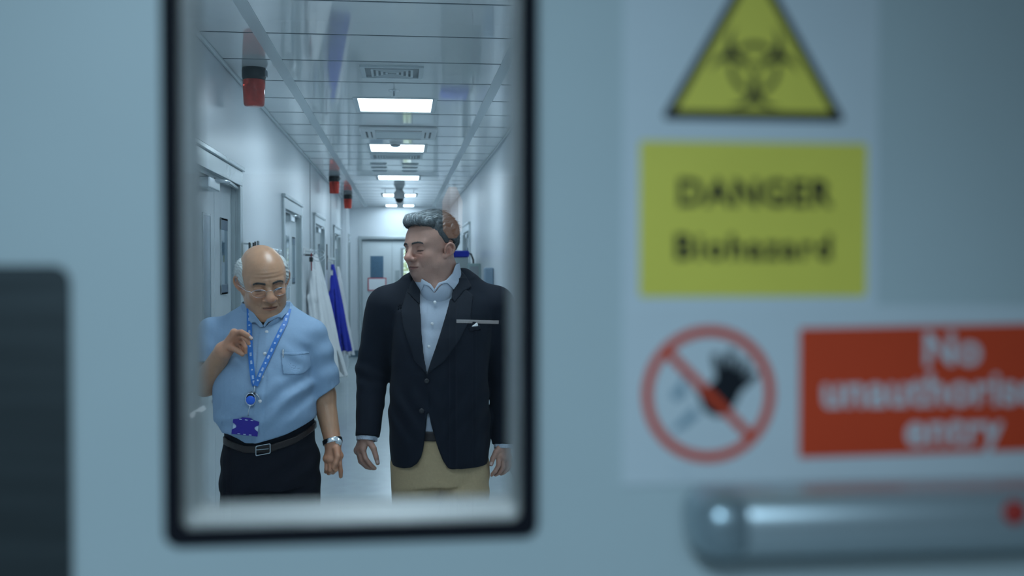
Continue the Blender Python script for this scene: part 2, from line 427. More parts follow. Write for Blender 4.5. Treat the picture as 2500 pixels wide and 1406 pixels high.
# dark plate at the left and the push bar at the right
px1, pz1 = N(173, 900, YD)[0], N(100, 648, YD)[2]
MB().poly([rrect(px1-.10, px1, pz1-.30, pz1, .0085)], .003, fy(YD-.003)).build('pull_plate', MT['darkplate'], door)
def rail():
    """push bar: rounded pad on a mounting, end cap on its left"""
    x0, xm = .156, .181; zt = N(1800, 1204, YD-.045)[2]; r = .019; zc = zt - r; yc = YD - .026
    def ring(x, s, n=28):
        out = []
        for k_ in range(n):
            a = 2*math.pi*k_/n; c, s_ = math.cos(a), math.sin(a)
            out.append(Vector((x, yc + .024*s*math.copysign(abs(c)**.75, c), zc + r*s*math.copysign(abs(s_)**.75, s_))))
        return out
    def loftx(prof, name, mt):
        bm = bmesh.new(); rs = [[bm.verts.new(p) for p in ring(x, s)] for x, s in prof]
        for a, b in zip(rs, rs[1:]):
            for q in range(len(a)): bm.faces.new((a[q], a[(q+1) % len(a)], b[(q+1) % len(a)], b[q]))
        bm.faces.new(rs[0]); bm.faces.new(rs[-1][::-1]); mb = MB(); mb.bm.free(); mb.bm = bm
        return mb.build(name, mt, None, True)
    return loftx, x0, xm, yc, zc, r
loftx, rx0, rxm, ryc, rzc, rr = rail()
bar = empty('push_bar', (rx0, YD, rzc)); bar.parent = door; bar.matrix_parent_inverse = wm(door).inverted()
for nm, prof, mt in (('bar_pad', [(rxm, .93), (rxm+.002, .97), (.485, .97), (.487, .93)], 'satin'),
                     ('end_cap', [(rx0, .55), (rx0+.0015, .72), (rx0+.005, .88), (rx0+.011, .98), (rxm-.002, 1.0), (rxm, .96)], 'grey_cap')):
    if mt == 'grey_cap': MT['grey_cap'] = mat('blue_grey_end_cap', (.42, .50, .54), .3, metal=.6, noise=.05)
    o = loftx(prof, nm, MT[mt]); o.parent = bar; o.matrix_parent_inverse = wm(bar).inverted()
p = N(2470, 1252, ryc-.024)
MB().lathe((p[0]+.002, ryc-.0225, p[2]), [(.0066, 0), (.0066, -.0016), (.005, -.002)], 24, 'y').build('red_marker', mat('red_marker', (.55, .05, .04), .4, noise=.1), bar, True, 'small red round marker')

# ------------------------------------------------------------------ corridor doors on the left wall
def corridor_door(n, y0, y1, side=-1, X=XL, detail=True, split=.60):
    """frame with architrave, two unequal leaves recessed in it; every part a child"""
    s = side
    root = empty('door_%d' % n, (X, (y0+y1)/2, 0), None, None, None, 'structure')
    xin = X + s*RZ                     # face of the leaves
    # frame: architrave around the opening plus the jamb linings
    m = MB(); w = .085
    fx = (X - s*.018, X + s*.002)
    for a, b, z0, z1 in ((y0, y0+w, 0, ZD-w), (y1-w, y1, 0, ZD-w), (y0, y1, ZD-w, ZD)):
        m.box(min(fx), max(fx), a, b, z0, z1, .003)
    hx_ = (X - s*.030, X + s*.002); m.box(min(hx_), max(hx_), y0-.012, y1+.012, ZD+.0005, ZD+.026, .004, 2)
    jx = (X, X + s*.12)
    for a, b, z0, z1 in ((y0+w-.012, y0+w, 0, ZD-w), (y1-w, y1-w+.012, 0, ZD-w), (y0+w, y1-w, ZD-w, ZD-w+.012)):
        m.box(min(jx), max(jx), a, b, z0, z1)
    # the stop behind the leaves' edge
    sx = (xin - s*.022, xin)
    for a, b, z0, z1 in ((y0+w, y0+w+.016, 0, ZD-w), (y1-w-.016, y1-w, 0, ZD-w), (y0+w, y1-w, ZD-w-.016, ZD-w)):
        m.box(min(sx), max(sx), a, b, z0, z1)
    m.build('door_frame', MT['frame'], root)
    ym = y0 + (y1-y0)*split
    for a, b in ((y0+w+.004, ym-.007), (ym+.007, y1-w-.004)):
        lf = MB().box(min(xin, xin+s*.045), max(xin, xin+s*.045), a, b, .008, ZD-w-.004, .002).build('leaf', MT['leaf'], root)
        c = (a+b)/2; ww = .092; z0, z1 = (1.34, 1.86) if a < ym-.1 else (1.467, 1.86)
        wx = (xin - s*.006, xin + s*.001)
        if a < ym-.1: c = ym-.23
        # narrow vision window: dark blue glass in a thin frame
        m = MB()
        m.box(min(wx), max(wx), c-ww-.012, c+ww+.012, z0-.012, z0); m.box(min(wx), max(wx), c-ww-.012, c+ww+.012, z1, z1+.012)
        m.box(min(wx), max(wx), c-ww-.012, c-ww, z0, z1); m.box(min(wx), max(wx), c+ww, c+ww+.012, z0, z1)
        win = m.build('window_frame', MT['frame'], root)
        if a > ym-.1:
            for q0, q1 in ((z1-.055, z1+.012), (z0-.012, z0+.045)):
                MB().box(min(wx)-.006, max(wx), c-ww-.012, c+ww+.012, q0, q1, .003).build('end_block', MT['endblock'], win)
        gx = (xin - s*.0045, xin + s*.001)
        MB().box(min(gx), max(gx), c-ww, c+ww, z0, z1).build('window_pane', MT['doorglass'], root)
    # closer on the big leaf: body, arm
    cx = (xin - s*.055, xin)
    MB().box(min(cx), max(cx), ym-.42, ym-.14, ZD-w-.085, ZD-w-.03, .006).build('door_closer', MT['steel'], root)
    MB().tube([(xin-s*.05, ym-.26, ZD-w-.035), (xin-s*.075, ym-.02, ZD-w-.025), (xin-s*.035, y1-w-.03, ZD-w-.018)], .010, 8).build('closer_arm', MT['steel'], root, True)
    # pull handle and lock plate by the meeting edge
    if detail:
        hxx = xin - s*.05
        MB().tube([(xin, ym-.09, 1.22), (hxx, ym-.09, 1.22), (hxx, ym-.09, .92), (xin, ym-.09, .92)], .009, 8).build('door_handle', MT['steel'], root, True)
    return root
MT['doorglass'] = mat('dark_blue_door_glass', (.10, .19, .26), .06, spec=.7, noise=.15, nscale=5)
MT['endblock'] = mat('slate_blue_block', (.10, .15, .21), .4, noise=.1)
MT['darknote'] = mat('dark_printed_label', (.07, .10, .14), .4, noise=.1)
for i, (a, b) in enumerate(LD): corridor_door(i+2, a, b, detail=i < 3)
corridor_door(7, 12.9, 14.3, +1, XR, False)
# access reader and papers on the first door pair
# ------------------------------------------------------------------ end doors
ed = empty('door_8', ((EX0+EX1)/2, YE, 0), None, None, None, 'structure')
m = MB(); w = .05
for x0, x1, z0, z1 in ((EX0, EX0+w, 0, ZD-w), (EX1-w, EX1, 0, ZD-w), (EX0, EX1, ZD-w, ZD)): m.box(x0, x1, YE-.018, YE+.12, z0, z1, .003)
m.build('door_frame', MT['frame'], ed)
xm = N(957, 620, YE+.03)[0]; yf = YE+.03; zt = ZD-w-.02
MB().box(EX0+w, EX1-w, yf-.02, yf, zt-.012, ZD-w).build('head_rail', MT['seam'], ed)
MB().box(EX0+w+.004, xm-.002, yf, yf+.045, .008, zt-.014, .002).build('leaf', MT['leaf'], ed)
MB().box(xm-.03, xm+.03, yf+.045, yf+.055, .008, zt-.014).build('meeting_light_stop', MT['seam'], ed)  # strip added behind the gap to block outdoor light
MB().box(EX0, EX1, yf+.045, yf+.055, zt-.03, ZD).build('head_stop', MT['seam'], ed)
for x_ in (EX0+w+.004, EX1-w-.004): MB().box(x_-.03, x_+.03, yf+.046, yf+.056, .0, zt).build('jamb_light_stop', MT['seam'], ed)  # strips added to block daylight leaking past the jambs
# right leaf with a real see-through window
wx0, wx1 = N(981, 620, yf)[0], N(1004, 620, yf)[0]; wz1, wz0 = N(990, 608, yf)[2], .80
lf = MB().poly([[(xm+.002, .008), (EX1-w-.004, .008), (EX1-w-.004, zt-.014), (xm+.002, zt-.014)], [(wx0, wz0), (wx1, wz0), (wx1, wz1), (wx0, wz1)]], .045, fy(yf)).build('leaf', MT['leaf'], ed)
wf = MB().poly([[(wx0-.02, wz0-.02), (wx1+.02, wz0-.02), (wx1+.02, wz1+.02), (wx0-.02, wz1+.02)], [(wx0+.03, wz0), (wx1, wz0), (wx1, wz1), (wx0+.03, wz1)]], .02, fy(yf-.018)).build('window_frame', MT['grey'], ed)
MB().box(wx0, wx1, yf+.02, yf+.026, wz0, wz1).build('window_pane', MT['glass'], ed)
a, b = N(905, 682, yf), N(936, 625, yf)
MB().box(a[0], b[0], yf-.008, yf, a[2], b[2], .002).build('window_pane', mat('dark_obscured_window', (.085, .16, .24), .15, noise=.12, nscale=30), ed)
a, b = N(965, 740, yf), N(975, 660, yf)
MB().box(a[0], b[0], yf-.004, yf, a[2], b[2], .001).build('push_plate', MT['frame'], ed)
# paper notice with a red border on the end door
q = yf-.008
a, b = N(898, 710, q), N(943, 678, q)
pn = empty('paper_notice', ((a[0]+b[0])/2, q, a[2]), 'white paper notice with a thin red border on the far double door', 'notice')
MB().box(a[0], b[0], q-.0015, q, a[2], b[2]).build('sheet', MT['signwhite'], pn)
t = .017
MB().poly([[(a[0], a[2]), (b[0], a[2]), (b[0], b[2]), (a[0], b[2])], [(a[0]+t, a[2]+t), (b[0]-t, a[2]+t), (b[0]-t, b[2]-t), (a[0]+t, b[2]-t)]], -.002, fy(q-.001)).build('border', mat('red_border_ink', (.5, .03, .06), .5, noise=.05), pn)
# greenery outside the end door
sh = empty('shrub', (.1, 20.6, 0), 'sunlit yellow-green bush seen through the far door window', 'shrub')
rng = random.Random(8); bm = bmesh.new()
for i in range(900):
    c = Vector((rng.gauss(.1, .35), 20.6+rng.gauss(0, .25), abs(rng.gauss(1.2, .55)))); n = Vector((rng.gauss(0, 1), rng.gauss(0, 1), rng.gauss(0, 1))).normalized()
    u = n.orthogonal().normalized(); v = n.cross(u); s = rng.uniform(.03, .055)
    t4 = [bm.verts.new(c+u*s*1.6), bm.verts.new(c+v*s*.7+n*s*.2), bm.verts.new(c-u*s*1.6), bm.verts.new(c-v*s*.7+n*s*.2)]
    bm.faces.new(t4)
mb = MB(); mb.bm.free(); mb.bm = bm; mb.build('foliage', mat('pale_green_leaves', (.66, .70, .42), .5, noise=.3, nscale=3), sh)
MB().tube([(.1, 20.6, 0), (.08, 20.62, .7), (.14, 20.6, 1.3)], [.03, .022, .012], 8).build('stem', mat('brown_bark', (.15, .11, .08), .8, noise=.2), sh)
structure(MB().box(-6, 6, YE+.15, 30, -.12, -.002).build('ground', mat('pale_outdoor_paving', (.5, .5, .48), .8, noise=.1)))
# ------------------------------------------------------------------ things on the ceiling
# recessed lit panels
ordn = ['first and largest', 'second', 'third', 'fourth', 'farthest']
YL = [6.86, 9.32, 12.40, 15.42, 18.0]
def light_panel(y, label):
    r = empty('ceiling_light', (-.045, y, ZC), label, 'ceiling light', 'recessed ceiling lights along the corridor')
    w, l = .238, .27
    MB().poly([rrect(-.045-w-.03, -.045+w+.03, y-l-.03, y+l+.03, .004), rrect(-.045-w, -.045+w, y-l, y+l, .002)], -.006, lambda u, v, q: (u, v, ZC+.001+q)).build('frame', MT['ceilbar'], r)
    MB().box(-.045-w-.001, -.045+w+.001, y-l-.001, y+l+.001, ZC-.003, ZC+.004).build('diffuser', MT['panel'], r)
    return r
for y, t in zip(YL, ('bright ceiling light nearest the glass, above the two men', 'ceiling light behind the round smoke detector, second from the glass',
                     'ceiling light third from the glass, just past the dark reflections', 'ceiling light partly hidden by the hanging dome camera', 'thin farthest ceiling light against the end wall')):
    light_panel(y, t)
light_panel(3.5, 'ceiling light straight above the two men, out of view')
light_panel(1.5, 'ceiling light between the near door and the two men, out of view')
# louvred square diffusers
def diffuser(x, y, w, l, label):
    r = empty('air_diffuser', (x, y, ZC), label, 'air vent', 'air diffusers in the corridor ceiling')
    MB().poly([rrect(x-w, x+w, y-l, y+l, .004), rrect(x-w+.025, x+w-.025, y-l+.025, y+l-.025, .002)], -.012, lambda u, v, q: (u, v, ZC+q)).build('frame', MT['ceilbar'], r)
    MB().box(x-w+.02, x+w-.02, y-l+.02, y+l-.02, ZC-.0015, ZC+.002).build('backing', MT['grey'], r)
    for k in range(1, 5):
        a = w-.03-.026*k; b = l-.03-.026*k
        if b < .02 or a < .02: break
        MB().poly([rrect(x-a, x+a, y-b, y+b, .003), rrect(x-a+.013, x+a-.013, y-b+.013, y+b-.013, .002)], -.013, lambda u, v, q: (u, v, ZC-.001+q)).build('louvre', MT['ceilbar'], r)
    return r
diffuser(-.055, 5.68, .17, .165, 'louvred air vent in front of the nearest ceiling light')
diffuser(-.055, 9.98, .25, .19, 'louvred air vent just behind the second ceiling light')
# cassette unit with slots
r = empty('cassette_air_unit', (-.03, 8.2, ZC), 'square white cassette air unit with slots between the first two ceiling lights', 'air conditioner')
MB().box(-.33, .27, 7.9, 8.5, ZC-.028, ZC, .012).build('panel', MT['white'], r)
MB().box(-.21, .15, 8.02, 8.38, ZC-.034, ZC-.02, .005).build('grille', MT['ceilbar'], r)
for a in ((-.21, .15, 7.945, 7.96), (-.21, .15, 8.435, 8.45), (-.285, -.27, 8.03, 8.37), (-.245, -.235, 8.03, 8.37), (.175, .185, 8.03, 8.37), (.21, .225, 8.03, 8.37)):
    MB().box(*a, ZC-.030, ZC-.02).build('slot', MT['black'], r)
# dark reflections on the ceiling, modelled as pairs of slotted plates
for y in (10.75, 11.15, 11.55):
    for x, sd in ((-.25, 'left'), (.08, 'right')):
        r = empty('ceiling_reflection', (x, y, ZC), 'dark reflection built as slots, %s one of the %s pair between the second and third lights' % (sd, {10.75: 'nearest', 11.15: 'middle', 11.55: 'farthest'}[y]), 'air vent', 'dark reflections modelled on the ceiling')
        MB().box(x-.085, x+.085, y-.07, y+.07, ZC-.005, ZC, .002).build('frame', MT['ceilbar'], r)
        for j in range(4): MB().box(x-.075, x+.075, y-.057+.03*j, y-.037+.03*j, ZC-.0065, ZC-.003).build('slot', MT['grey'], r)
# sprinkler and smoke detector
r = empty('sprinkler', (-.05, 6.3, ZC), 'tiny metal sprinkler head in front of the nearest ceiling light', 'sprinkler')
MB().lathe((-.05, 6.3, ZC), [(.035, 0), (.035, -.003), (.012, -.006), (.008, -.02)], 24).build('rose', MT['steel'], r, True)
MB().lathe((-.05, 6.3, ZC), [(.006, -.02), (.006, -.034), (.018, -.036), (.018, -.039)], 20).build('deflector', MT['steel'], r, True)
r = empty('smoke_detector', (-.06, 8.93, ZC), 'round white smoke detector at the near edge of the second ceiling light', 'smoke detector')
MB().lathe((-.06, 8.93, ZC), [(.05, 0), (.052, -.012), (.046, -.02), (.04, -.024), (.038, -.034), (.02, -.04)], 28).build('housing', MT['white'], r, True)
MB().lathe((-.06, 8.93, ZC), [(.043, -.021), (.043, -.027), (.038, -.03)], 28).build('vent_ring', MT['black'], r, True)
# red warning beacons hanging under the left bar
def beacon(label, x, y):
    r = empty('warning_beacon', (x, y, ZC), label, 'warning light', 'red warning beacons on the corridor ceiling')
    MB().lathe((x, y, ZC), [(.062, 0), (.064, -.012), (.064, -.045), (.060, -.062), (.055, -.064)], 36).build('base', MT['black'], r, True)
    MB().box(x+.055, x+.072, y-.02, y+.02, ZC-.045, ZC-.012, .003).build('clamp', MT['grey'], r)
    MB().lathe((x, y, ZC), [(.052, -.062), (.061, -.066), (.060, -.10), (.055, -.195), (.050, -.204), (.030, -.207)], 36).build('lens', MT['redlens'], r, True)
    MB().lathe((x, y, ZC), [(.020, -.066), (.030, -.10), (.030, -.115), (.006, -.15), (.006, -.17)], 20).build('reflector', MT['dimred'], r, True)
    return r
MT['dimred'] = mat('dark_red_reflector', (.25, .02, .02), .3, noise=.1)
for px, Y, t in ((620, 5.68, 'large red warning beacon hanging nearest, at the top left of the vision panel'),
                 (816, 12.32, 'middle red warning beacon of the three, farther down the corridor'),
                 (849, 15.42, 'smallest red warning beacon, hanging farthest by the end wall')):
    beacon(t, N(px, 170 if Y < 6 else 440, Y)[0], Y)
# hanging dome camera
cx, cy = N(975, 470, 14.3)[0], 14.3
r = empty('dome_camera', (cx, cy, ZC), 'light grey dome camera hanging from the ceiling in front of the fourth light', 'security camera')
MB().lathe((cx, cy, ZC), [(.05, 0), (.05, -.02), (.07, -.04), (.078, -.07), (.078, -.11), (.06, -.13)], 28).build('housing', MT['white'], r, True)
MB().lathe((cx, cy, ZC), [(.058, -.13), (.055, -.155), (.035, -.178), (.01, -.185)], 28).build('lens_dome', MT['black'], r, True)
r = empty('hanging_exit_sign', (cx, 14.6, ZC), 'thin dark hanging sign bar behind the dome camera', 'sign')
MB().box(cx-.26, cx+.26, 14.6, 14.62, ZC-.038, ZC-.028, .003).build('sign_plate', MT['grey'], r)
for dx in (-.2, .2): MB().tube([(cx+dx, 14.61, ZC), (cx+dx, 14.61, ZC-.03)], .004, 6).build('hanger', MT['steel'], r)
r = empty('pendant_sensor', (cx+.01, 16.6, ZC), 'small pale box sensor hanging below the dome camera, before the farthest light', 'sensor')
MB().box(cx-.05, cx+.06, 16.55, 16.65, ZC-.11, ZC, .01).build('housing', MT['white'], r)
# ------------------------------------------------------------------ signs stuck to the near door
def text(name, body, x, z, size, y, m, parent, bold=0.0, spacing=1.0, align='CENTER', rotz=0.0, label=None, width=None):
    c = bpy.data.curves.new(name, 'FONT'); c.body = body; c.size = size; c.extrude = .00015; c.resolution_u = 4
    c.align_x = align; c.space_character = spacing
    t_ = bpy.data.objects.new('tmp_text', c); COL.objects.link(t_); bpy.context.view_layer.update()
    me = bpy.data.meshes.new_from_object(t_.evaluated_get(bpy.context.evaluated_depsgraph_get())); bpy.data.objects.remove(t_); me.name = name
    if bold > 0:      # heavier strokes: the outline repeated a hair apart
        bm = bmesh.new()
        for i_, (dx_, dz_) in enumerate( ((0, 0), (bold, 0), (-bold, 0), (0, bold), (0, -bold), (bold*.7, bold*.7), (-bold*.7, bold*.7), (bold*.7, -bold*.7), (-bold*.7, -bold*.7))):
            n0 = len(bm.verts); bm.from_mesh(me); bm.verts.ensure_lookup_table()
            for v in bm.verts[n0:]: v.co.x += dx_; v.co.y += dz_; v.co.z += .00002*i_
        bm.to_mesh(me); bm.free()
    o = bpy.data.objects.new(name, me); COL.objects.link(o); me.materials.clear(); me.materials.append(m)
    o.parent = parent; o.matrix_parent_inverse = wm(parent).inverted()
    o.location = (x, y, z); o.rotation_euler = (math.pi/2, 0, 0)
    if label: o['label'] = label
    return o
def sheet(name, x0, x1, z0, z1, y, label, cat, m='signwhite'):
    r = empty(name, ((x0+x1)/2, y, (z0+z1)/2), label, cat)
    MB().poly([rrect(x0, x1, z0, z1, .0012)], .0008, fy(y)).build('sheet', MT[m], r); return r
ys_ = YD - .0009
# warning sign, upper right
x0, x1 = .1240, .2740; z0, z1 = CZ-.0225, CZ+.190
sg = sheet('biohazard_sign', x0, x1, z0, z1, ys_, 'white portrait sign with a biohazard triangle above a yellow DANGER Biohazard panel', 'sign')
a, b = N(1560, 725, YD), N(2115, 351, YD)
MB().poly([rrect(a[0], b[0], a[2], b[2], .0022)], -.0003, fy(ys_)).build('yellow_panel', MT['signyellow'], sg)
yt = ys_ - .0004
cxs = (a[0]+b[0])/2
text('danger_text', 'DANGER', N(1840, 500, YD)[0], N(1840, 502, YD)[2], .0212, yt, MT['ink'], sg, bold=.0008, spacing=1.10)
text('biohazard_text', 'Biohazard', N(1838, 630, YD)[0], N(1838, 632, YD)[2], .0200, yt, MT['ink'], sg, bold=.0007, spacing=1.17)
# triangle: rounded, black border, yellow face
tb0, tb1 = N(1612, 292, YD), N(2063, 290, YD)
tx, tz, tw = (tb0[0]+tb1[0])/2, tb0[2], (tb1[0]-tb0[0])
def tri(cx, z0, w, r):
    A, B, C = np.array((cx-w/2, z0)), np.array((cx+w/2, z0)), np.array((cx, z0 + w*.86))
    c = (A+B+C)/3; out = []
    for P, a0 in ((B, -90), (C, 30), (A, 150)):
        q = P + (c-P)/np.linalg.norm(c-P)*(2*r)
        for k in range(7): a = math.radians(a0 + 120*k/6); out.append((q[0]+r*math.cos(a), q[1]+r*math.sin(a)))
    return out
MB().poly([tri(tx, tz, tw, .0022)], -.0003, fy(ys_)).build('triangle_border', MT['ink'], sg)
MB().poly([tri(tx, tz+.0052, tw-.0170, .0012)], -.0003, fy(ys_-.0003)).build('triangle_face', MT['signyellow'], sg)
def biohaz(P, c, u):
    x = (P[:, 0]-c[0])/u; z = (P[:, 2]-c[1])/u; d = np.full(x.shape, 1e9); cut = np.full(x.shape, 1e9)
    for k in (90, 210, 330):
        a = math.radians(k); ux, uz = math.cos(a), math.sin(a)
        R1 = np.hypot(x-11*ux, z-11*uz)-15; R2 = np.hypot(x-15.6*ux, z-15.6*uz)-11.8
        s = np.maximum(R1, -R2)
        al = x*ux + z*uz; ac = -x*uz + z*ux
        d = np.minimum(d, s); cut = np.minimum(cut, R2)
    d = np.maximum(d, -cut)
    d = np.maximum(d, -(np.hypot(x, z)-3.0))
    ring = np.maximum(np.abs(np.hypot(x, z)-12.2)-1.4, -9)
    for k in (90, 210, 330):     # gap in each horn, ring only between the horns
        a = math.radians(k); ux, uz = math.cos(a), math.sin(a)
        al = x*ux + z*uz; ac = -x*uz + z*ux
        d = np.maximum(d, -np.maximum(np.abs(ac)-.5, np.maximum(-al+1, al-6)))
        d = np.maximum(d, -np.maximum(np.abs(ac)-3.2, -al+20))
    ringcut = np.full(x.shape, 1e9)
    for k in (90, 210, 330):
        a = math.radians(k); ringcut = np.minimum(ringcut, np.hypot(x-15.6*math.cos(a), z-15.6*math.sin(a))-10.2)
    ring = np.maximum(ring, ringcut)
    return np.minimum(d, ring)*u
hc = N(1840, 168, YD); uu = 4.55/4150
fb = lambda P: np.maximum(biohaz(P, (hc[0], hc[2]), uu), np.abs(P[:, 1]-(ys_-.00075))-.00018)
ex = 28*uu
V, Fc = surf(fb, np.arange(hc[0]-ex, hc[0]+ex, .0004), np.array([-.0014, -.00105, -.0008, -.0007, -.00045, 0.0])+ys_, np.arange(hc[2]-ex, hc[2]+ex, .0004))
link('biohazard_symbol', np_mesh('biohazard_symbol', V, Fc), MT['ink'], sg)
# prohibition sign, lower right
za, zb = N(1700, 1180, YD)[2], N(1700, 747, YD)[2]
s2 = sheet('no_entry_sign', x0-.0003, x0+.300, za, zb, YD-.0019, 'long white sign with a crossed-out hand and red No unauthorised entry panel', 'sign')
yn = YD-.0020
c0, r0 = N(1728, 961, YD), .0388
ringf = lambda r: circle(c0[0], c0[2], r)
MB().poly([ringf(r0), ringf(r0-.0056)], -.0003, fy(yn-.0003)).build('prohibition_ring', MT['signred'], s2)
d = np.array((.7071, -.7071)); n_ = np.array((.7071, .7071))*.0026; L = r0-.003
cc = np.array((c0[0], c0[2]))
sl = [cc-d*L-n_, cc+d*L-n_, cc+d*L+n_, cc-d*L+n_]
MB().poly([[tuple(p) for p in sl]], -.0003, fy(yn-.0006)).build('slash', MT['signred'], s2)
def hand2(P):
    f = lambda px, py: N(px, py, YD)[[0, 2]]
    Q = P[:, [0, 2]]
    def seg(a, b, ra, rb): return cone(Q, f(*a), f(*b), ra, rb)
    d = poly2(Q[:, 0], Q[:, 1], [f(*p) for p in ((1742, 925), (1762, 905), (1800, 920), (1812, 945), (1790, 990), (1775, 1010), (1745, 1018), (1715, 1000), (1700, 960))])
    for a, b in (((1760, 925), (1745, 872)), ((1775, 920), (1782, 862)), ((1792, 925), (1815, 885)), ((1803, 940), (1836, 915)), ((1722, 975), (1700, 935))):
        d = np.minimum(d, seg(a, b, .0034, .0026))
    return np.maximum(d, np.abs(P[:, 1]-(yn-.0002))-.00015)
V, Fc = surf(hand2, np.arange(c0[0]-.015, c0[0]+.034, .0005), np.array([-.001, -.0005, -.0003, -.0001, .0001, .0004])+yn, np.arange(c0[2]-.02, c0[2]+.03, .0005))
link('black_hand', np_mesh('black_hand', V, Fc), MT['ink'], s2)
def face2(P):
    f = lambda px, py: N(px, py, YD)[[0, 2]]
    Q = P[:, [0, 2]]; d = cone(Q, f(1662, 955), f(1650, 962), .0026, .0034)
    for a, b, r in (((1668, 925), (1658, 948), .0016), ((1648, 1045), (1690, 1000), .0016), ((1665, 1040), (1700, 1010), .0012)): d = np.minimum(d, cone(Q, f(*a), f(*b), r))
    return np.maximum(d, np.abs(P[:, 1]-(yn-.0002))-.00015)
V, Fc = surf(face2, np.arange(c0[0]-.028, c0[0]+.004, .0005), np.array([-.001, -.0005, -.0003, -.0001, .0001, .0004])+yn, np.arange(c0[2]-.03, c0[2]+.02, .0005))
link('grey_figure', np_mesh('grey_figure', V, Fc), MT['inkgrey'], s2)
ra, rb = N(1947, 1116, YD), N(2498, 797, YD)
fr = lambda u, v, w: (u, yn - .0001 + w, v + (u-ra[0])*.012)
MB().poly([rrect(ra[0], x0+.292, ra[2], rb[2], .0015)], -.0003, fr).build('red_panel', MT['signred'], s2)
for body, px, py in (('No', 2318, 888), ('unauthorised', 2395, 991), ('entry', 2322, 1082)):
    p = N(px, py, YD)
    if body == 'unauthorised': p = N(2000, py, YD)
    text('red_panel_text', body, p[0], p[2], .0268, yn-.0006, MT['signwhite'], s2, bold=.00075, spacing=1.04, align='LEFT' if body[0] == 'u' else 'CENTER')
text('small_print', '- - -----', N(1655, 1158, YD)[0], N(1655, 1156, YD)[2], .005, yn-.0002, MT['inkgrey'], s2)

# ------------------------------------------------------------------ things in the corridor
def folds(u, amp, fr, ph=0): return amp*(np.sin(u*fr+ph) + .5*np.sin(u*fr*2.3+1+ph))
def coat(label, m, top, hang, Y, w0, w1, dlen, seedv, x_in, second=None, lean=0.0):
    """coat hanging from one point: gathered at the top, flared and folded towards the hem"""
    T_ = np.array(top); z1 = T_[2]; z0 = z1 - dlen
    def f(P):
        t = np.clip((z1 - P[:, 2])/(z1-z0), 0, 1)
        cx = T_[0] + lean*t; cy = T_[1]
        rx = w0 + (w1-w0)*t**.8; ry = .035 + .085*np.sqrt(t)
        X = (P[:, 0]-cx); Yy = P[:, 1]-cy
        th = np.arctan2(Yy/ry, X/rx)
        rr_ = np.sqrt((X/rx)**2 + (Yy/ry)**2)
        wv = 1 + (.05+.10*t)*np.sin(th*9 + seedv + 2*t) + (.04*t+.03)*np.sin(th*17 + 2*seedv - 3*t)
        d = (rr_ - wv)*np.minimum(rx, ry)*.8
        inner = (rr_ - wv*.86)*np.minimum(rx, ry)*.8
        d = np.maximum(d, P[:, 2]-z1-.01*np.cos(th*3))
        d = np.maximum(d, (z0+.012*np.sin(th*6+seedv)) - P[:, 2])
        return np.maximum(d, -np.maximum(inner, P[:, 2]-(z0+.25)))
    r = empty('hanging_coat', tuple(T_), label, 'coat')
    sdf_obj('coat_body', f, (T_[0]-w1*1.5-.05, T_[1]-.2, z0-.04), (T_[0]+w1*1.5+abs(lean)+.05, T_[1]+.2, z1+.04), .009, m, r)
    # empty sleeve hanging along the front, collar loop
    def g(P):
        sx = T_[0]+lean*.3
        pts = [(sx-.03, cyf-.06, z1-.16), (sx-.045, cyf-.105, z1-.42), (sx-.055+lean*.2, cyf-.115, z1-.66)]
        d = chain((P-np.array(pts[0]))*np.array((1, 1.5, 1))+np.array(pts[0]), pts, [.026, .034, .036], .05)*.8
        return d + .004*np.sin((P[:, 0]+.15*P[:, 2])*150+seedv) + .002*nz3(P, 20, seedv)
    cyf = T_[1]
    sdf_obj('sleeve', g, (T_[0]-.16, cyf-.18, z1-.74), (T_[0]+.12, cyf+.02, z1-.1), .008, m, r)
    return r
MT['whitecoat'] = mat('white_lab_cotton', (.82, .83, .84), .8, noise=.05, nscale=12, bump=.1, bscale=40, sheen=.2)
MT['bluecoat'] = mat('royal_blue_cotton', (.02, .035, .42), .8, noise=.15, nscale=10, bump=.1, bscale=40, sheen=.1)
Yc = 10.25
tp = N(767, 622, Yc)
coat('long white lab coat hanging on the left wall behind the shorter man', MT['whitecoat'], (tp[0]+.0, Yc, tp[2]), None, Yc, .03, .20, 1.20, 1.0, XL, lean=.095)
Yb = 13.2
tp = N(812, 646, Yb)
coat('royal blue lab coat hanging on the left wall past the white coat', MT['bluecoat'], (tp[0], Yb, tp[2]), None, Yb, .02, .12, 1.10, 2.2, XL, lean=.11)
tp = N(823, 652, 13.55)
coat('second white coat mostly hidden behind the blue lab coat', MT['whitecoat'], (tp[0]+.01, 13.55, tp[2]), None, 13.55, .02, .10, 1.15, 3.3, XL, lean=.10)
# coat hook rails
def hook_rail(y, z, n, label):
    r = empty('coat_hook_rail', (XL, y, z), label, 'coat hooks', 'coat hook rails on the left wall')
    MB().box(XL, XL+.015, y-.32, y+.32, z-.03, z+.03, .003).build('rail', MT['white'], r)
    for k in range(n):
        yy = y-.27+.54*k/(n-1)
        MB().tube([(XL+.012, yy, z), (XL+.06, yy, z-.01), (XL+.072, yy, z+.022)], .004, 8).build('hook', MT['steel'], r, True)
hook_rail(7.25, 1.71, 7, 'white rail of small hooks on the left wall just above the bald man\'s head')
hook_rail(10.2, 1.76, 5, 'rail of hooks carrying the long white lab coat')
hook_rail(13.2, 1.70, 5, 'rail of hooks carrying the blue lab coat')
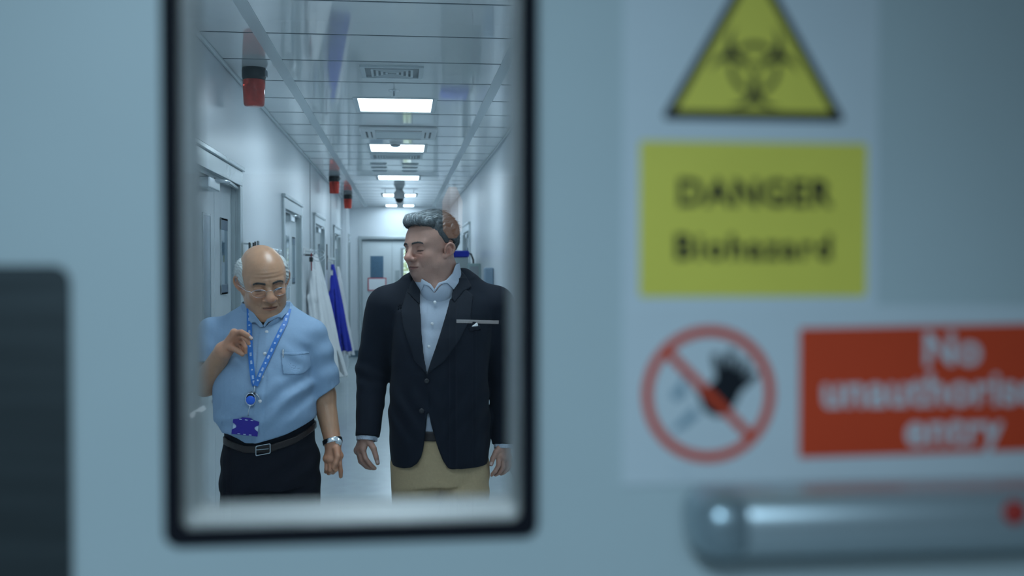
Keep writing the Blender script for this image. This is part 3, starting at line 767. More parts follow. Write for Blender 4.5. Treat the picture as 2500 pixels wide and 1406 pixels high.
# dark upright post-shaped holders on the wall
for px, ya, zz, hh, t in ((628, 6.78, 1.715, .12, 'small black upright bar on the wall above the bald man\'s head'), (799, 12.85, 1.73, .32, 'thin black upright bar on the wall beside the blue coat')):
    r = empty('wall_bracket', (XL, ya, zz), t, 'bracket')
    MB().box(XL, XL+.012, ya-.014, ya+.014, zz-hh/2, zz+hh/2, .004).build('bar', MT['black'], r)
    MB().box(XL+.010, XL+.02, ya-.010, ya+.010, zz-.02, zz+.02, .003).build('clip', MT['grey'], r)
# ring of safety glasses / keys with red strap near the white coat
yk = 9.95; base = N(746, 640, yk)
kx = max(base[0], XL+.05)
r = empty('safety_goggles', (XL+.05, yk, 1.72), 'clear safety goggles with black and red straps hanging left of the white lab coat', 'goggles')
MB().tube([(XL+.01, yk, 1.72), (XL+.09, yk, 1.72)], .008, 8).build('peg', MT['black'], r)
MB().tube([(XL+.07, yk-.01, 1.74), (XL+.07, yk-.01, 1.57)], .006, 8).build('strap', mat('dark_red_strap', (.25, .02, .03), .5, noise=.1), r)
m = MB()
for q in range(2):
    c = Vector((XL+.14, yk-.02, 1.70+.035*q)); m.tube([c+Vector((.055*math.cos(a), .02*math.sin(a), .04*math.sin(a))) for a in np.linspace(0, 2*math.pi, 20)], .003, 6, caps=False)
m.build('lens_rim', MT['steel'], r, True)
MB().box(XL+.05, XL+.085, yk-.02, yk+.0, 1.655, 1.70, .004).build('buckle', MT['black'], r)
# faded silk flowers / tagged keys by the first door
pk = N(602, 610, 6.5)
r = empty('key_bunch', (XL+.03, 6.20, 1.70), 'bunch of yellow and dark tagged keys on the wall beside the bald man\'s head', 'keys')
rng = random.Random(3)
MB().tube([(XL, 6.20, 1.745), (XL+.045, 6.20, 1.74)], .006, 8).build('peg', MT['steel'], r)
for j, (cc_, nm) in enumerate((((.50, .42, .06), 'yellow_tag'), ((.05, .06, .06), 'dark_tag'), ((.30, .34, .34), 'key'))):
    kt = mat(nm, cc_, .45, noise=.1)
    for q in range(6):
        x, y, z = XL+.03+rng.uniform(0, .05), 6.20+rng.uniform(-.07, .07), 1.70+rng.uniform(-.05, .04)
        MB().box(x-.004, x+.004, y-.012, y+.012, z-.022, z+.022, .002).build(nm, kt, r)
# red-handled reel on the second door
r = empty('door_lanyard', (XL-.05, 8.95, 1.55), 'small dark red and grey lanyard hanging on the second left door', 'lanyard')
q = XL-RZ-.012
MB().box(q-.008, q+.01, 8.86, 8.98, 1.58, 1.61, .003).build('strap', mat('wine_red_strap', (.22, .02, .04), .5, noise=.1), r)
MB().lathe((q, 8.9, 1.50), [(.03, -.006), (.034, 0), (.03, .006)], 20, 'x').build('reel', MT['grey'], r, True)
MB().box(q-.003, q+.003, 8.86, 8.95, 1.52, 1.58, .002).build('cord', MT['black'], r)
# notices on the first door pair
xin = XL - RZ
for y0_, y1_, z0_, z1_, t in ((4.72, 4.86, 1.62, 1.83, 'pale paper notice high on the nearest left door'), (4.66, 4.78, 1.30, 1.50, 'small pale notice low on the nearest left door')):
    r = empty('paper_notice', (xin, (y0_+y1_)/2, z0_), t, 'notice')
    MB().box(xin, xin+.0015, y0_, y1_, z0_, z1_).build('sheet', MT['white'], r)
    for k_ in range(4): MB().box(xin+.0013, xin+.002, y0_+.02, y1_-.02, z1_-.03-.03*k_-.006, z1_-.03-.03*k_).build('text_line', MT['grey'], r)
# tall equipment cabinet with the blue lid against the right wall
Yk = 11.6; a, b = N(1105, 612, Yk), N(1144, 628, Yk)
r = empty('equipment_cabinet', ((a[0]+b[0])/2, Yk, 0), 'tall pale grey cabinet with a blue lid beside the taller man\'s head, right wall', 'cabinet')
x1_ = b[0]; x0_ = x1_-.30
MB().box(x0_, x1_, Yk, Yk+.42, .08, b[2]-.002, .012).build('body', mat('pale_green_grey_enamel', (.42, .48, .48), .35, noise=.03), r)
MB().box(x0_-.012, x1_+.008, Yk-.012, Yk+.43, b[2], a[2]+.002, .02, 3).build('lid', MT['bluecoat'], r, False, 'royal blue lid')
MB().box(x0_+.03, x1_-.03, Yk-.012, Yk, .2, 1.55, .004).build('front_panel', mat('grey_enamel_door', (.46, .52, .52), .3, noise=.03), r)
for dx in (.04, .26):
    for dy in (.05, .36): MB().lathe((x0_+dx, Yk+dy, 0), [(.02, 0), (.03, .02), (.03, .05), (.012, .08)], 16).build('foot', MT['black'], r, True)
MB().tube([(x1_-.02, Yk+.03, a[2]-.03), (x1_+.03, Yk+.03, a[2]-.035), (x1_+.055, Yk+.03, a[2]-.10), (x1_+.06, Yk+.03, a[2]-.30), (x1_+.05, Yk+.03, .9), (x1_+.0, Yk+.05, .7)], .011, 10).build('hose', MT['black'], r, True, 'dark hose curving down its side')
Y2 = 11.2; p, q_ = N(1147, 643, Y2), N(1162, 700, Y2)
r = empty('control_box', ((p[0]+q_[0])/2, Y2, q_[2]), 'small green-grey control box on the right wall in front of the cabinet', 'box')
MB().box(XR-.14, XR, Y2, Y2+.16, q_[2]-.25, p[2], .008).build('housing', mat('green_grey_plastic', (.30, .40, .40), .4, noise=.05), r)
MB().box(XR-.12, XR-.02, Y2-.004, Y2, q_[2]-.2, p[2]-.03, .002).build('cover', MT['grey'], r)
r = empty('wall_dispenser', (XR-.05, 9.6, 1.5), 'dark blue-grey dispenser on the right wall beside the taller man\'s shoulder', 'dispenser')
MB().box(XR-.09, XR, 9.55, 9.68, 1.33, 1.60, .015).build('housing', mat('blue_grey_plastic', (.20, .28, .36), .35, noise=.05), r)
MB().box(XR-.10, XR-.02, 9.57, 9.66, 1.30, 1.335, .004).build('lever', MT['grey'], r)

MT['cupboard'] = mat('added_cupboard_laminate', (.025, .03, .035), .5, noise=.1)
# ------------------------------------------------------------------ things added behind the camera for their faint reflections in the pane
r = empty('added_orange_lamp', (.152, -2.05, 0), 'orange lamp added behind the camera to make the orange reflection in the glass', 'lamp')  # added source for the orange glow reflected in the pane
q = Vector((.155, -2.05, 1.77))
MB().lathe(q, [(.012, -.075), (.030, -.05), (.032, .04), (.012, .085)], 24).build('orange_glow', mat('added_orange_glow', (.6, .3, .12), .5, emit=(1.0, .42, .12), estr=.9), r, True)
MB().tube([q+Vector((0, 0, -.1)), (q.x, q.y, .9)], .012, 8).build('pole', MT['black'], r)
for a in (90, 210, 330): MB().tube([(q.x, q.y, .95), (q.x+.35*math.cos(math.radians(a)), q.y+.35*math.sin(math.radians(a)), .01)], .010, 8).build('leg', MT['black'], r)

def added_tube(label, p0, p1, Ym, rad=.006):  # added source for light streaks reflected in the pane
    """slim glowing tube added behind the camera to reflect as a streak"""
    def mir(px, py): q_ = N(px, py, 2*YD-Ym); return Vector((q_[0], Ym, q_[2]))
    a, b = mir(*p0), mir(*p1); r = empty('reflection_tube', (a.x, Ym, 0), label, 'lamp', 'tubes added behind the camera for reflected streaks')
    MB().tube([a, b], rad, 10).build('tube', mat('glowing_tube', (.7, .75, .75), .4, emit=(.8, .92, 1.0), estr=1.6), r, True)
    c = (a+b)/2; d_ = (b-a).normalized()
    MB().tube([a-d_*.02, a], rad*1.3, 10).build('tube_cap', MT['black'], r, True); MB().tube([b, b+d_*.02], rad*1.3, 10).build('tube_cap', MT['black'], r, True)
    MB().tube([c, (c.x, Ym-.02, .02)], .008, 8).build('pole', MT['black'], r); MB().lathe((c.x, Ym-.02, 0), [(.12, 0), (.12, .012), (.02, .03)], 24).build('base', MT['black'], r)
added_tube('thin horizontal tube added behind the camera for the streak mirrored across the dark jacket', (1098, 784), (1218, 787), -2.3)
added_tube('slanted tube added behind the camera for the streak at the left edge of the pane', (463, 1017), (500, 995), -1.4)

for x, lb in ((-1.15, 'left'), (-.25, 'middle'), (.65, 'right')):  # unseen cupboards added to keep the lower reflection in the pane dark
    r = empty('added_cupboard', (x, -3.3, 0), 'dark cupboard added behind the camera to darken the reflection, %s one of three' % lb, 'cupboard', 'added dark cupboards behind the camera')
    MB().box(x-.44, x+.44, -3.48, -3.05, .06, 1.98, .006).build('body', MT['cupboard'], r)
    for q_ in (-1, 1):
        MB().box(x+.22*q_-.21, x+.22*q_+.21, -3.07, -3.03, .09, 1.95, .004).build('door', MT['cupboard'], r)
        MB().box(x+.03*q_-.006, x+.03*q_+.006, -3.03, -3.00, .95, 1.15, .003).build('handle', MT['steel'], r)

tb = empty('coat_tag', (0, 0, 0), 'small white tag pinned high on the royal blue lab coat', 'tag')
q = N(810, 666, 13.2-.09); MB().box(q[0]-.014, q[0]+.014, q[1]-.006, q[1]+.0, q[2]-.03, q[2]+.03, .003).build('tag_card', MT['white'], tb)
MB().box(q[0]-.010, q[0]+.010, q[1]-.010, q[1]-.004, q[2]+.022, q[2]+.040, .002).build('clip', MT['steel'], tb)
# ------------------------------------------------------------------ people
MT['skin'] = mat('skin', (.5, .35, .28), .48, attr='Col', sss=.12, noise=.07, nscale=55, bump=.10, bscale=220)
MT['baldskin'] = mat('shiny_scalp_skin', (.5, .35, .28), .34, attr='Col', sss=.12, noise=.07, nscale=55, bump=.07, bscale=220)
MT['hair_grey'] = mat('combed_grey_hair', (.2, .2, .2), .42, attr='Col')
MT['hair_white'] = mat('thin_white_hair', (.5, .5, .5), .6, attr='Col')
MT['jacket'] = mat('charcoal_navy_wool', (.0085, .012, .020), .85, noise=.12, nscale=200, sheen=.02, spec=.25, bump=.05, bscale=400)
MT['shirt_pale'] = mat('pale_blue_cotton', (.46, .52, .61), .75, noise=.05, nscale=260, bump=.05, bscale=300)
MT['shirt_blue'] = mat('sky_blue_cotton', (.26, .38, .53), .75, noise=.04, nscale=200, bump=.06, bscale=250)
MT['trouser_navy'] = mat('dark_navy_trouser', (.0075, .009, .015), .85, spec=.25, noise=.12, nscale=150, bump=.08, bscale=200)
MT['trouser_tan'] = mat('khaki_trouser', (.47, .345, .20), .8, noise=.06, nscale=120, bump=.08, bscale=200)
MT['shoe'] = mat('black_shoe_leather', (.02, .018, .018), .3, noise=.1)
MT['leather'] = mat('brown_black_leather', (.022, .015, .015), .4, noise=.2, nscale=80)
MT['button'] = mat('pearl_button', (.75, .76, .78), .3, noise=.05)
MT['wire'] = mat('glasses_metal', (.75, .76, .78), .2, metal=1, noise=.05)
MT['strap'] = mat('lanyard_blue', (.02, .15, .48), .5, noise=.06, nscale=100)
MT['mark'] = mat('lanyard_white_print', (.62, .75, .88), .5, noise=.05)
MT['badge'] = mat('indigo_badge_plastic', (.03, .018, .28), .3, noise=.1)
MT['reel'] = mat('bright_blue_reel', (.03, .14, .70), .3, noise=.05)
MT['lip'] = mat('lip', (.3, .15, .13), .4, noise=.05)
MT['eye'] = mat('eye_white', (.5, .48, .45), .15, noise=.03)

def spline(pts, n):
    p = np.array(pts, float); s = np.linspace(0, len(p)-1, n); out = []
    for v in s:
        i = min(int(v), len(p)-2); u = v-i; a, b, c, d = p[max(i-1, 0)], p[i], p[i+1], p[min(i+2, len(p)-1)]
        out.append(.5*((2*b)+(-a+c)*u+(2*a-5*b+4*c-d)*u*u+(-a+3*b-3*c+d)*u**3))
    return out
def head_field(Q, c):
    """face at -y, crown at +z; Q in head-local metres. c: dict of character settings"""
    X, Yv, Z = Q[:, 0], Q[:, 1], Q[:, 2]
    A = Q.copy(); A[:, 0] = np.abs(A[:, 0])        # mirrored features
    W = c.get('wide', 1.0)
    d = ell(Q, (0, .016, .040), (.0765*W, .099, .083))
    d = sm(d, ell(Q, (0, -.018, .030), (.069*W, .076, .068)), .02)          # forehead
    d = sm(d, ell(Q, (0, -.030, -.035), (.061*W, .058, .075)), .03)       # mid face
    j = c.get('jowl', 1.0)
    d = sm(d, ell(A, (.028*W, -.022, -.070), (.034*j, .045, .036*j)), .03)        # jaw corners / jowls
    d = sm(d, ell(Q, (0, -.052, -.088), (.032*W, .030, .026)), .025)          # chin
    cd = c.get('chin', 0.0)
    if cd: d = sm(d, ell(Q, (0, -.048, -.092-cd), (.034*W, .032, .030)), .03)
    d = sm(d, ell(Q, (0, -.071, -.100-cd), (.016, .014, .013)), .014)
    d = sm(d, ell(A, (.036*W, -.060, -.028), (.022, .022, .022)), .02)          # cheekbones / cheeks
    d = sm(d, ell(Q, (0, -.010, -.112-cd*.7), (.042*j, .046, .024*j)), .03)         # under chin
    d = sm(d, cone(A, (.008, -.088, .022), (.044, -.072, .022), .009, .008), .014)     # brow ridge
    d = smax(d, -ell(A, (.032, -.094, .002), (.021, .0155, .0135)), .011)     # sockets
    d = sm(d, ell(A, (.031, -.0745, .000), (.0150, .0128, .0128)), .003)     # eyeball with lid
    lid = c.get('lidz', -.005)
    d = smax(d, -cone(A, (.019, -.0878, lid-.001), (.043, -.0835, lid-.001), .0019), .002)         # lid line
    d = smax(d, -cone(A, (.020, -.0885, .0095), (.043, -.083, .0085), .0017), .003)         # fold above lid
    d = smax(d, -cone(A, (.019, -.089, -.016), (.038, -.083, -.021), .0018), .006)          # bag under the eye
    # nose
    ns = c.get('nose', 1.0)
    d = sm(d, cone(Q, (0, -.086, .014), (0, -.106*1.0, -.026), .0085, .0115*ns), .010)
    d = sm(d, ell(Q, (0, -.1075, -.034), (.0135*ns, .0135*ns, .0115*ns)), .008)
    d = sm(d, ell(A, (.0135*ns, -.0975, -.038), (.0082*ns, .0105, .0082)), .005)
    d = smax(d, -ell(A, (.0068, -.1045, -.0475), (.0040, .0055, .0045)), .003)
    d = smax(d, -cone(A, (.0205*ns, -.0975, -.030), (.0215*ns, -.0945, -.044), .0010), .004)
    # mouth
    m = c.get('mouth', 0.0)   # opening
    d = sm(d, ell(Q, (0, -.078, -.068), (.027, .018, .022)), .012)                    # muzzle
    d = sm(d, cone(A, (.004, -.0955, -.0645), (.022, -.0865, -.068), .0042, .0022), .005)
    d = sm(d, cone(A, (.000, -.0940, -.0765-m), (.019, -.0865, -.072-m*.5), .0052, .0024), .005)
    d = smax(d, -cone(A, (.0, -.0985, -.0700-m*.5), (.024, -.0880, -.0698), .0016+m*.35, .0010), .0025)
    d = smax(d, -ell(Q, (0, -.0985, -.0555), (.0035, .004, .007)), .004)                  # philtrum
    d = smax(d, -cone(A, (.0, -.0865, -.0875-m), (.012, -.0835, -.0865-m), .002), .010)          # below lip
    f = c.get('fold', .0022)
    d = smax(d, -chain(A, [(.0215, -.0955, -.036), (.030, -.0865, -.054), (.033, -.0785, -.073)], [.0016, f, .0014], .004), .006)     # smile fold
    if c.get('wrinkle'):
        d += .0007*np.sin(Z*520 + 9*np.abs(X))*np.exp(-((Z-.045)/.016)**2)*np.exp(-((X)/.038)**2)*(Yv < -.03)
        d = smax(d, -cone(A, (.005, -.094, .014), (.005, -.092, .028), .0010), .004)
        d = smax(d, -chain(A, [(.036, -.072, -.062), (.040, -.060, -.085)], [.0012, .001], .003), .006)
    # ears
    e = c.get('ear', 1.0)
    Re = rot(yaw=-24, roll=-4, pitch=-12)
    Ae = (A - np.array((.0750*W, c.get('eary', .012), c.get('earz', -.006))))@Re
    Ae = Ae/np.array((1, e, e))
    ear = ell(Ae, (.003, .002, .004), (.0048, .0165, .0275))
    ear = sm(ear, ell(Ae, (.002, -.006, -.022), (.0052, .0085, .0095)), .006)          # lobe
    ear = smax(ear, -ell(Ae, (.0090, -.001, -.002), (.0066, .0080, .0115)), .003)        # concha
    hel = [(.006, -.012, .004), (.008, -.010, .020), (.010, .000, .031), (.011, .012, .027), (.011, .0185, .014), (.009, .0175, -.002), (.006, .010, -.015)]
    ear = sm(ear, chain(Ae, spline(hel, 16), list(np.interp(np.linspace(0, 6, 16), range(7), [.0030, .0033, .0034, .0034, .0034, .0031, .0028])), .003), .004)
    ear = sm(ear, chain(Ae, [(.0075, .002, .019), (.0085, .0095, .008), (.0075, .0085, -.008)], [.0024, .0028, .0024], .004), .004)
    ear = sm(ear, cone(Ae, (.007, -.0115, -.003), (.007, -.010, -.009), .0034, .0028), .003)
    d = sm(d, ear, .006)
    return d
def head_color(Q, base, c):
    """albedo of the face: lips, nose, lids, brows-free skin plus dark lines at mouth and lids"""
    A = np.abs(Q[:, 0]); Y_, Z = Q[:, 1], Q[:, 2]; n = len(Q)
    col = np.tile(np.array(base), (n, 1))
    def blend(col, w, t): return col*(1-w[:, None]) + np.array(t)*w[:, None]
    g = lambda x, y, z, s: np.exp(-(((A-x)/s[0])**2 + ((Y_-y)/s[1])**2 + ((Z-z)/s[2])**2))
    b = np.array(base)
    col = blend(col, .45*g(.036, -.075, -.028, (.022, .04, .018)), b*np.array((1.15, .82, .80)))
    col = blend(col, .55*g(0, -.108, -.034, (.016, .02, .014)), b*np.array((1.2, .74, .74)))
    col = blend(col, .45*g(.082, .01, -.004, (.015, .03, .04)), b*np.array((1.15, .74, .72)))
    m = c.get('mouth', 0)
    lips = (A < .0225) & (Y_ < -.084) & (np.abs(Z+.0705+m*.4) < .0066*(1-(A/.026)**2) + m*.7)
    col[lips] = b*np.array((.78, .50, .50))
    slit = (A < .024) & (Y_ < -.085) & (np.abs(Z+.0700+m*.5) < .0012+m*.45)
    col[slit] = b*np.array((.22, .10, .10))
    lid = c.get('lidz', -.005)
    ls = (A > .018) & (A < .045) & (Y_ < -.072) & (np.abs(Z-(lid-.001)) < .0024*(1-(np.abs(A-.031)/.016)**2)+.0006)
    col[ls] = np.array((.03, .022, .02))
    col = blend(col, .25*g(.031, -.085, -.004, (.016, .02, .012)), b*np.array((.72, .62, .64)))
    if c.get('stubble'):
        w = np.clip((-.045-Z)/.02, 0, 1)*(Y_ < .02); col = blend(col, .28*w, b*np.array((.62, .66, .72)))
    return col
def strands(name, V0, dirs, L, m, parent, cols, r=.0005, lift=.003, rng=None, droop=0.0, seg=3):
    """many hairs as thin three-sided tubes in one mesh"""
    n = len(V0); verts = []; cc = []
    for k in range(seg+1):
        t = k/seg; P = V0 + dirs*(L[:, None]*t) + lift*np.sin(np.pi*min(t*1.2, 1))[..., None]*0
        P = P + NRM*lift*np.sin(np.pi*(t*.8+.1)); P[:, 2] -= droop*t*t*L
        rad = r*(1-.75*t)
        u = np.cross(dirs, NRM); u /= np.linalg.norm(u, axis=1, keepdims=True)+1e-9
        for a in range(3): verts.append(P + u*rad*math.cos(2.094*a) + NRM*rad*math.sin(2.094*a)); cc.append(cols)
    V = np.stack(verts, 1).reshape(-1, 3); C = np.stack(cc, 1).reshape(-1, 3); K = 3*(seg+1); base = np.arange(n)*K; F_ = []
    for k in range(seg):
        for a in range(3):
            b_ = (a+1) % 3; F_.append(np.stack([base+3*k+a, base+3*k+b_, base+3*k+3+b_, base+3*k+3+a], -1))
    me = np_mesh(name, V, np.concatenate(F_)); at_ = me.color_attributes.new('Col', 'FLOAT_COLOR', 'POINT')
    at_.data.foreach_set('color', np.concatenate([C, np.ones((len(C), 1))], 1).astype(np.float32).ravel())
    return link(name, me, m, parent)
def normals(f, P, e=.0015):
    g = np.stack([f(P+np.eye(3)[i]*e) - f(P-np.eye(3)[i]*e) for i in range(3)], -1)
    return g/(np.linalg.norm(g, axis=1, keepdims=True)+1e-9)
def hand_field(P, wrist, knucks, fingers, thumb, rf=.0082, rp=.0125):
    """palm from wrist to knuckles; fingers and thumb separate chains of joints"""
    d = None
    for kx in knucks:
        c = cone(P, wrist, kx, rp*1.35, rp*.92); d = c if d is None else sm(d, c, .016)
    for i in range(len(knucks)-1): d = sm(d, cone(P, knucks[i], knucks[i+1], rp*.85), .010)
    for i, fg in enumerate(fingers):
        s = (1.0, 1.05, 1.0, .85)[i] if len(fingers) == 4 else 1
        rs = [rf*s*1.12, rf*s*1.0, rf*s*.92, rf*s*.80][:len(fg)]
        d = sm(d, chain(P, fg, rs, .002), .0035)
    tr = [rf*1.6, rf*1.25, rf*1.08, rf*.92][:len(thumb)]
    return sm(d, chain(P, thumb, tr, .003), .007)
def nails(name, pts, parent, m):
    mb = MB()
    for p, n, t in pts:
        n = np.array(n)/np.linalg.norm(n); t = np.array(t)/np.linalg.norm(t); s = np.cross(t, n); c = np.array(p)
        vs = []
        for i in range(5):
            for j in range(5):
                u, v = (i-2)/2, (j-2)/2; vs.append(mb.bm.verts.new(Vector(c + t*v*.0058 + s*u*.0045*math.sqrt(1-.25*v*v) + n*(.0012 - .0014*u*u))))
        for i in range(4):
            for j in range(4): mb.bm.faces.new((vs[i*5+j], vs[i*5+j+1], vs[i*5+j+6], vs[i*5+j+5]))
    return mb.build(name, m, parent, True)
MT['nail'] = mat('fingernail', (.62, .46, .42), .25, noise=.05)
def shoe(name, x, y, parent, yaw=0):
    f = lambda P: np.maximum(sm(sm(ell(P, (x, y-.10, .035), (.046, .10, .038)), ell(P, (x, y+.03, .045), (.038, .075, .05)), .03), cone(P, (x, y+.02, .05), (x, y+.025, .10), .042), .02), .004-P[:, 2])
    return sdf_obj(name, f, (x-.07, y-.23, -.01), (x+.07, y+.13, .16), .006, MT['shoe'], parent)

def zwarp(z, k): return np.where(z < .02, .02+(z-.02)/k, z)
def zunwarp(z, k): return np.where(z < .02, .02+(z-.02)*k, z)
def brow(name, s, to_local, to_world, hf, c, scale, m, parent, w=.0042):
    """eyebrow: thin raised patch lying on the brow ridge"""
    up = [(.012, .0215), (.020, .0235), (.031, .0250), (.041, .0235), (.049, .0190)]
    pl = [(x, z+w) for x, z in up] + [(x, z-w*(1-.09*i)) for i, (x, z) in reversed(list(enumerate(up)))]
    def f(P):
        q = to_local(P); h = hf(P)
        d = np.maximum(np.abs(h-.0003)-.0013, poly2(q[:, 0]*s, q[:, 2], pl)*scale)
        return np.maximum(d, q[:, 1]+.045) + .0009*np.sin(q[:, 0]*2100*s+q[:, 2]*2600) + .0006*np.sin(q[:, 0]*900-q[:, 2]*3100)
    P0 = to_world((s*.030, -.090, .022)); return sdf_obj(name, f, P0-.034, P0+.034, .0011, m, parent)
def neck_stand(P, nf, off, th, ztop, zbot, vpoly, ycut):
    d = np.maximum(np.abs(nf(P)-off)-th, np.maximum(P[:, 2]-ztop(P), zbot-P[:, 2]))
    return np.maximum(d, -np.maximum(poly2(P[:, 0], P[:, 2], vpoly), P[:, 1]-ycut))
# ---------------------------------------------------------------- the taller man in the dark jacket
YT = 3.62
T = lambda px, py, dy=0.0: N(px, py, YT+dy)
HS = 1.03
KZ = .86
tallc = dict(wide=1.04, jowl=1.20, lidz=-.006, nose=1.08, fold=.0016, ear=.98, earz=-.013, eary=.0, stubble=True)
tR = rot(yaw=-50, roll=3, pitch=2); tC = T(1055, 610, -.01)
def tl(P):
    q = ((P - tC) @ tR)/HS; q[..., 2] = zwarp(q[..., 2], KZ); q[..., 1] = np.where(q[..., 1] > .02, .02+(q[..., 1]-.02)/.74, q[..., 1]); return q
def tw(q):
    q = np.array(q, float); q[..., 2] = zunwarp(q[..., 2], KZ); return tC + (q*HS) @ tR.T
def tall_head(P): return head_field(tl(P), tallc)*HS
cxT = T(1075, 900)[0]
tall = empty('person', (cxT, YT, 0), 'taller man with combed grey hair in a dark jacket and khaki trousers, looking sideways down', 'person')
# hands: joints read off the pose
RW, LW = T(896, 1060, -.02), T(1231, 1082, -.01)
RHk = [T(886, 1094, -.035), T(878, 1098, -.02), T(874, 1100, .0), T(873, 1098, .02)]
RHf = [[T(886, 1096, -.035), T(893, 1119, -.045), T(905, 1134, -.04), T(915, 1143, -.03)],
       [T(878, 1100, -.02), T(884, 1124, -.025), T(898, 1138, -.02), T(911, 1143, -.012)],
       [T(875, 1102, .0), T(880, 1126, .0), T(894, 1139, .006), T(905, 1143, .014)],
       [T(874, 1100, .02), T(879, 1120, .022), T(890, 1133, .028), T(900, 1138, .034)]]
RHt = [T(899, 1073, -.035), T(912, 1094, -.05), T(918, 1114, -.052), T(922, 1130, -.045)]
LHk = [T(1217, 1112, -.035), T(1226, 1116, -.022), T(1235, 1118, -.004), T(1241, 1117, .015)]
LHf = [[T(1217, 1113, -.035), T(1217, 1135, -.045), T(1209, 1150, -.045), T(1200, 1159, -.04)],
       [T(1226, 1117, -.022), T(1228, 1140, -.03), T(1219, 1153, -.028), T(1209, 1159, -.02)],
       [T(1236, 1119, -.004), T(1238, 1140, -.01), T(1231, 1152, -.008), T(1222, 1157, .0)],
       [T(1242, 1118, .015), T(1245, 1136, .012), T(1240, 1147, .014), T(1232, 1152, .02)]]
LHt = [T(1222, 1092, -.03), T(1211, 1103, -.045), T(1203, 1119, -.05), T(1199, 1133, -.048)]
neck0, neck1 = tw((0, .020, -.070)), T(1076, 722, .01)
def tall_body(P):
    out = np.full(len(P), 9.0)
    m = P[:, 2] > 1.50
    if m.any():
        Q = P[m]; d = tall_head(Q)
        d = sm(d, cone(Q, neck0, neck1, .066, .072), .03)
        d = sm(d, cone(Q, tw((0, -.028, -.100)), T(1062, 705, -.055), .040, .040), .03)
        out[m] = d
    m = ~m | (P[:, 2] < 1.62)
    if m.any():
        Q = P[m]
        d = np.minimum(out[m], cone(Q, neck1, T(1070, 760, .02), .068, .10))
        d = sm(d, ell(Q, T(1078, 830, .02), (.16, .10, .14)), .05)
        d = sm(d, ell(Q, T(1075, 980, .02), (.145, .12, .24)), .06)
        d = sm(d, cone(Q, T(965, 752, .03), T(1190, 760, .03), .040), .04)
        for s, e, w in ((T(940, 745, .03), T(907, 905, .05), RW), (T(1212, 750, .03), T(1234, 915, .05), LW)):
            d = sm(d, chain(Q, [s, e, w], [.046, .036, .026], .02), .02)
        for hx, kx, ax in ((T(1022, 1135, .0), (T(1030, 900)[0]-.015, YT+.01, .50), (cxT-.12, YT+.07, .10)), (T(1128, 1135, .0), (cxT+.075, YT-.11, .52), (cxT+.09, YT-.16, .10))):
            d = sm(d, chain(Q, [hx, kx, ax], [.072, .052, .038], .03), .04)
            d = sm(d, cone(Q, ax, (ax[0], ax[1]-.11, .045), .036, .028), .02)
        d = sm(d, hand_field(Q, RW, RHk, RHf, RHt), .012)
        d = sm(d, hand_field(Q, LW, LHk, LHf, LHt), .012)
        out[m] = d
    return out
SK1 = (.46, .262, .20)
def tall_col(V):
    c = np.tile(np.array(SK1), (len(V), 1)); h = V[:, 2] > 1.55
    c[h] = head_color(tl(V[h]), SK1, tallc); return c
hx = (tC[0]-.125, tC[0]+.125, .0017); hz = (1.60, tC[2]+.15, .0017)
zf = (RHf[0][3][2]-.02, LW[2]+.05, .0026)
sdf_obj('body', tall_body, (T(850, 900)[0], YT-.25, -.0), (T(1275, 900)[0], YT+.20, tC[2]+.15), .010, MT['skin'], tall,
        fine=((hx, (T(862, 1000)[0], T(928, 1000)[0], .0026), (T(1190, 1000)[0], T(1262, 1000)[0], .0026)), ((YT-.14, YT+.13, .0022),), (hz, zf)), color=tall_col)
# hair
def tall_hair(P):
    q = tl(P); X, Yv, Z = q[:, 0], q[:, 1], q[:, 2]
    sk = head_field(q, tallc)
    shell = ell(q, (0, .022, .046), (.0845*1.04, .101, .0865))
    top = ell(q, (0, -.012, .100), (.062, .080, .030))
    quiff = chain(q, [(-.050, -.052, .090), (-.020, -.072, .099), (.020, -.072, .099), (.048, -.054, .090)], [.016, .0195, .0190, .015], .02)
    d = sm(sm(shell, top, .02), quiff, .016)
    # hairline: temples recede, sideburn, nape
    A = np.abs(X)
    line = poly2(Yv, Z, [(-.13, .088), (-.100, .080), (-.076, .083), (-.052, .077), (-.040, .055), (-.046, .030), (-.034, .012), (-.027, -.014), (-.014, -.018), (-.006, .010), (.012, .030), (.030, .022), (.040, -.02), (.044, -.060), (.16, -.085), (.16, .20), (-.16, .20)])
    front = poly2(A, Z, [(-.01, .086), (.03, .084), (.050, .070), (.2, .06), (.2, .3), (-.01, .3)])
    reg = np.where(Yv < -.066, np.maximum(line, front), line)
    d = smax(d, reg, .008)
    cd = np.sin(X*900 + 40*Yv + 3*np.sin(Yv*60+Z*50))*.0007 + np.sin((X+.3*Z)*420 + 4*np.sin(Yv*40))*.0011
    return (d + cd)*HS
def hair_tone(q, rng):
    top = np.clip((q[:, 2]-.075)/.03, 0, 1)*np.clip((.03-q[:, 1])/.08, 0, 1)
    st = .5+.5*np.sin(q[:, 0]*700+8*np.sin(q[:, 1]*50)); v = rng.random(len(q))
    k = np.clip(.05 + top*(.15+.75*st*v) + .05*(v > .85), 0, 1)
    dark, light = np.array((.026, .034, .038)), np.array((.50, .56, .58))
    back = np.clip((q[:, 1]-.02)/.05, 0, 1)[:, None]
    return (dark*(1-k[:, None]) + light*k[:, None])*(1-.15*back)
nprng = np.random.default_rng(5)
hr = sdf_obj('hair', tall_hair, tC-.17, tC+.19, .0022, MT['hair_grey'], tall, color=lambda V: hair_tone(tl(V), nprng))
V = np.empty(len(hr.data.vertices)*3, np.float32); hr.data.vertices.foreach_get('co', V); V = V.reshape(-1, 3).astype(float)
nn = normals(tall_hair, V); q = tl(V)
keep = (head_field(q, tallc) > .001) & (q[:, 2] > -.05)
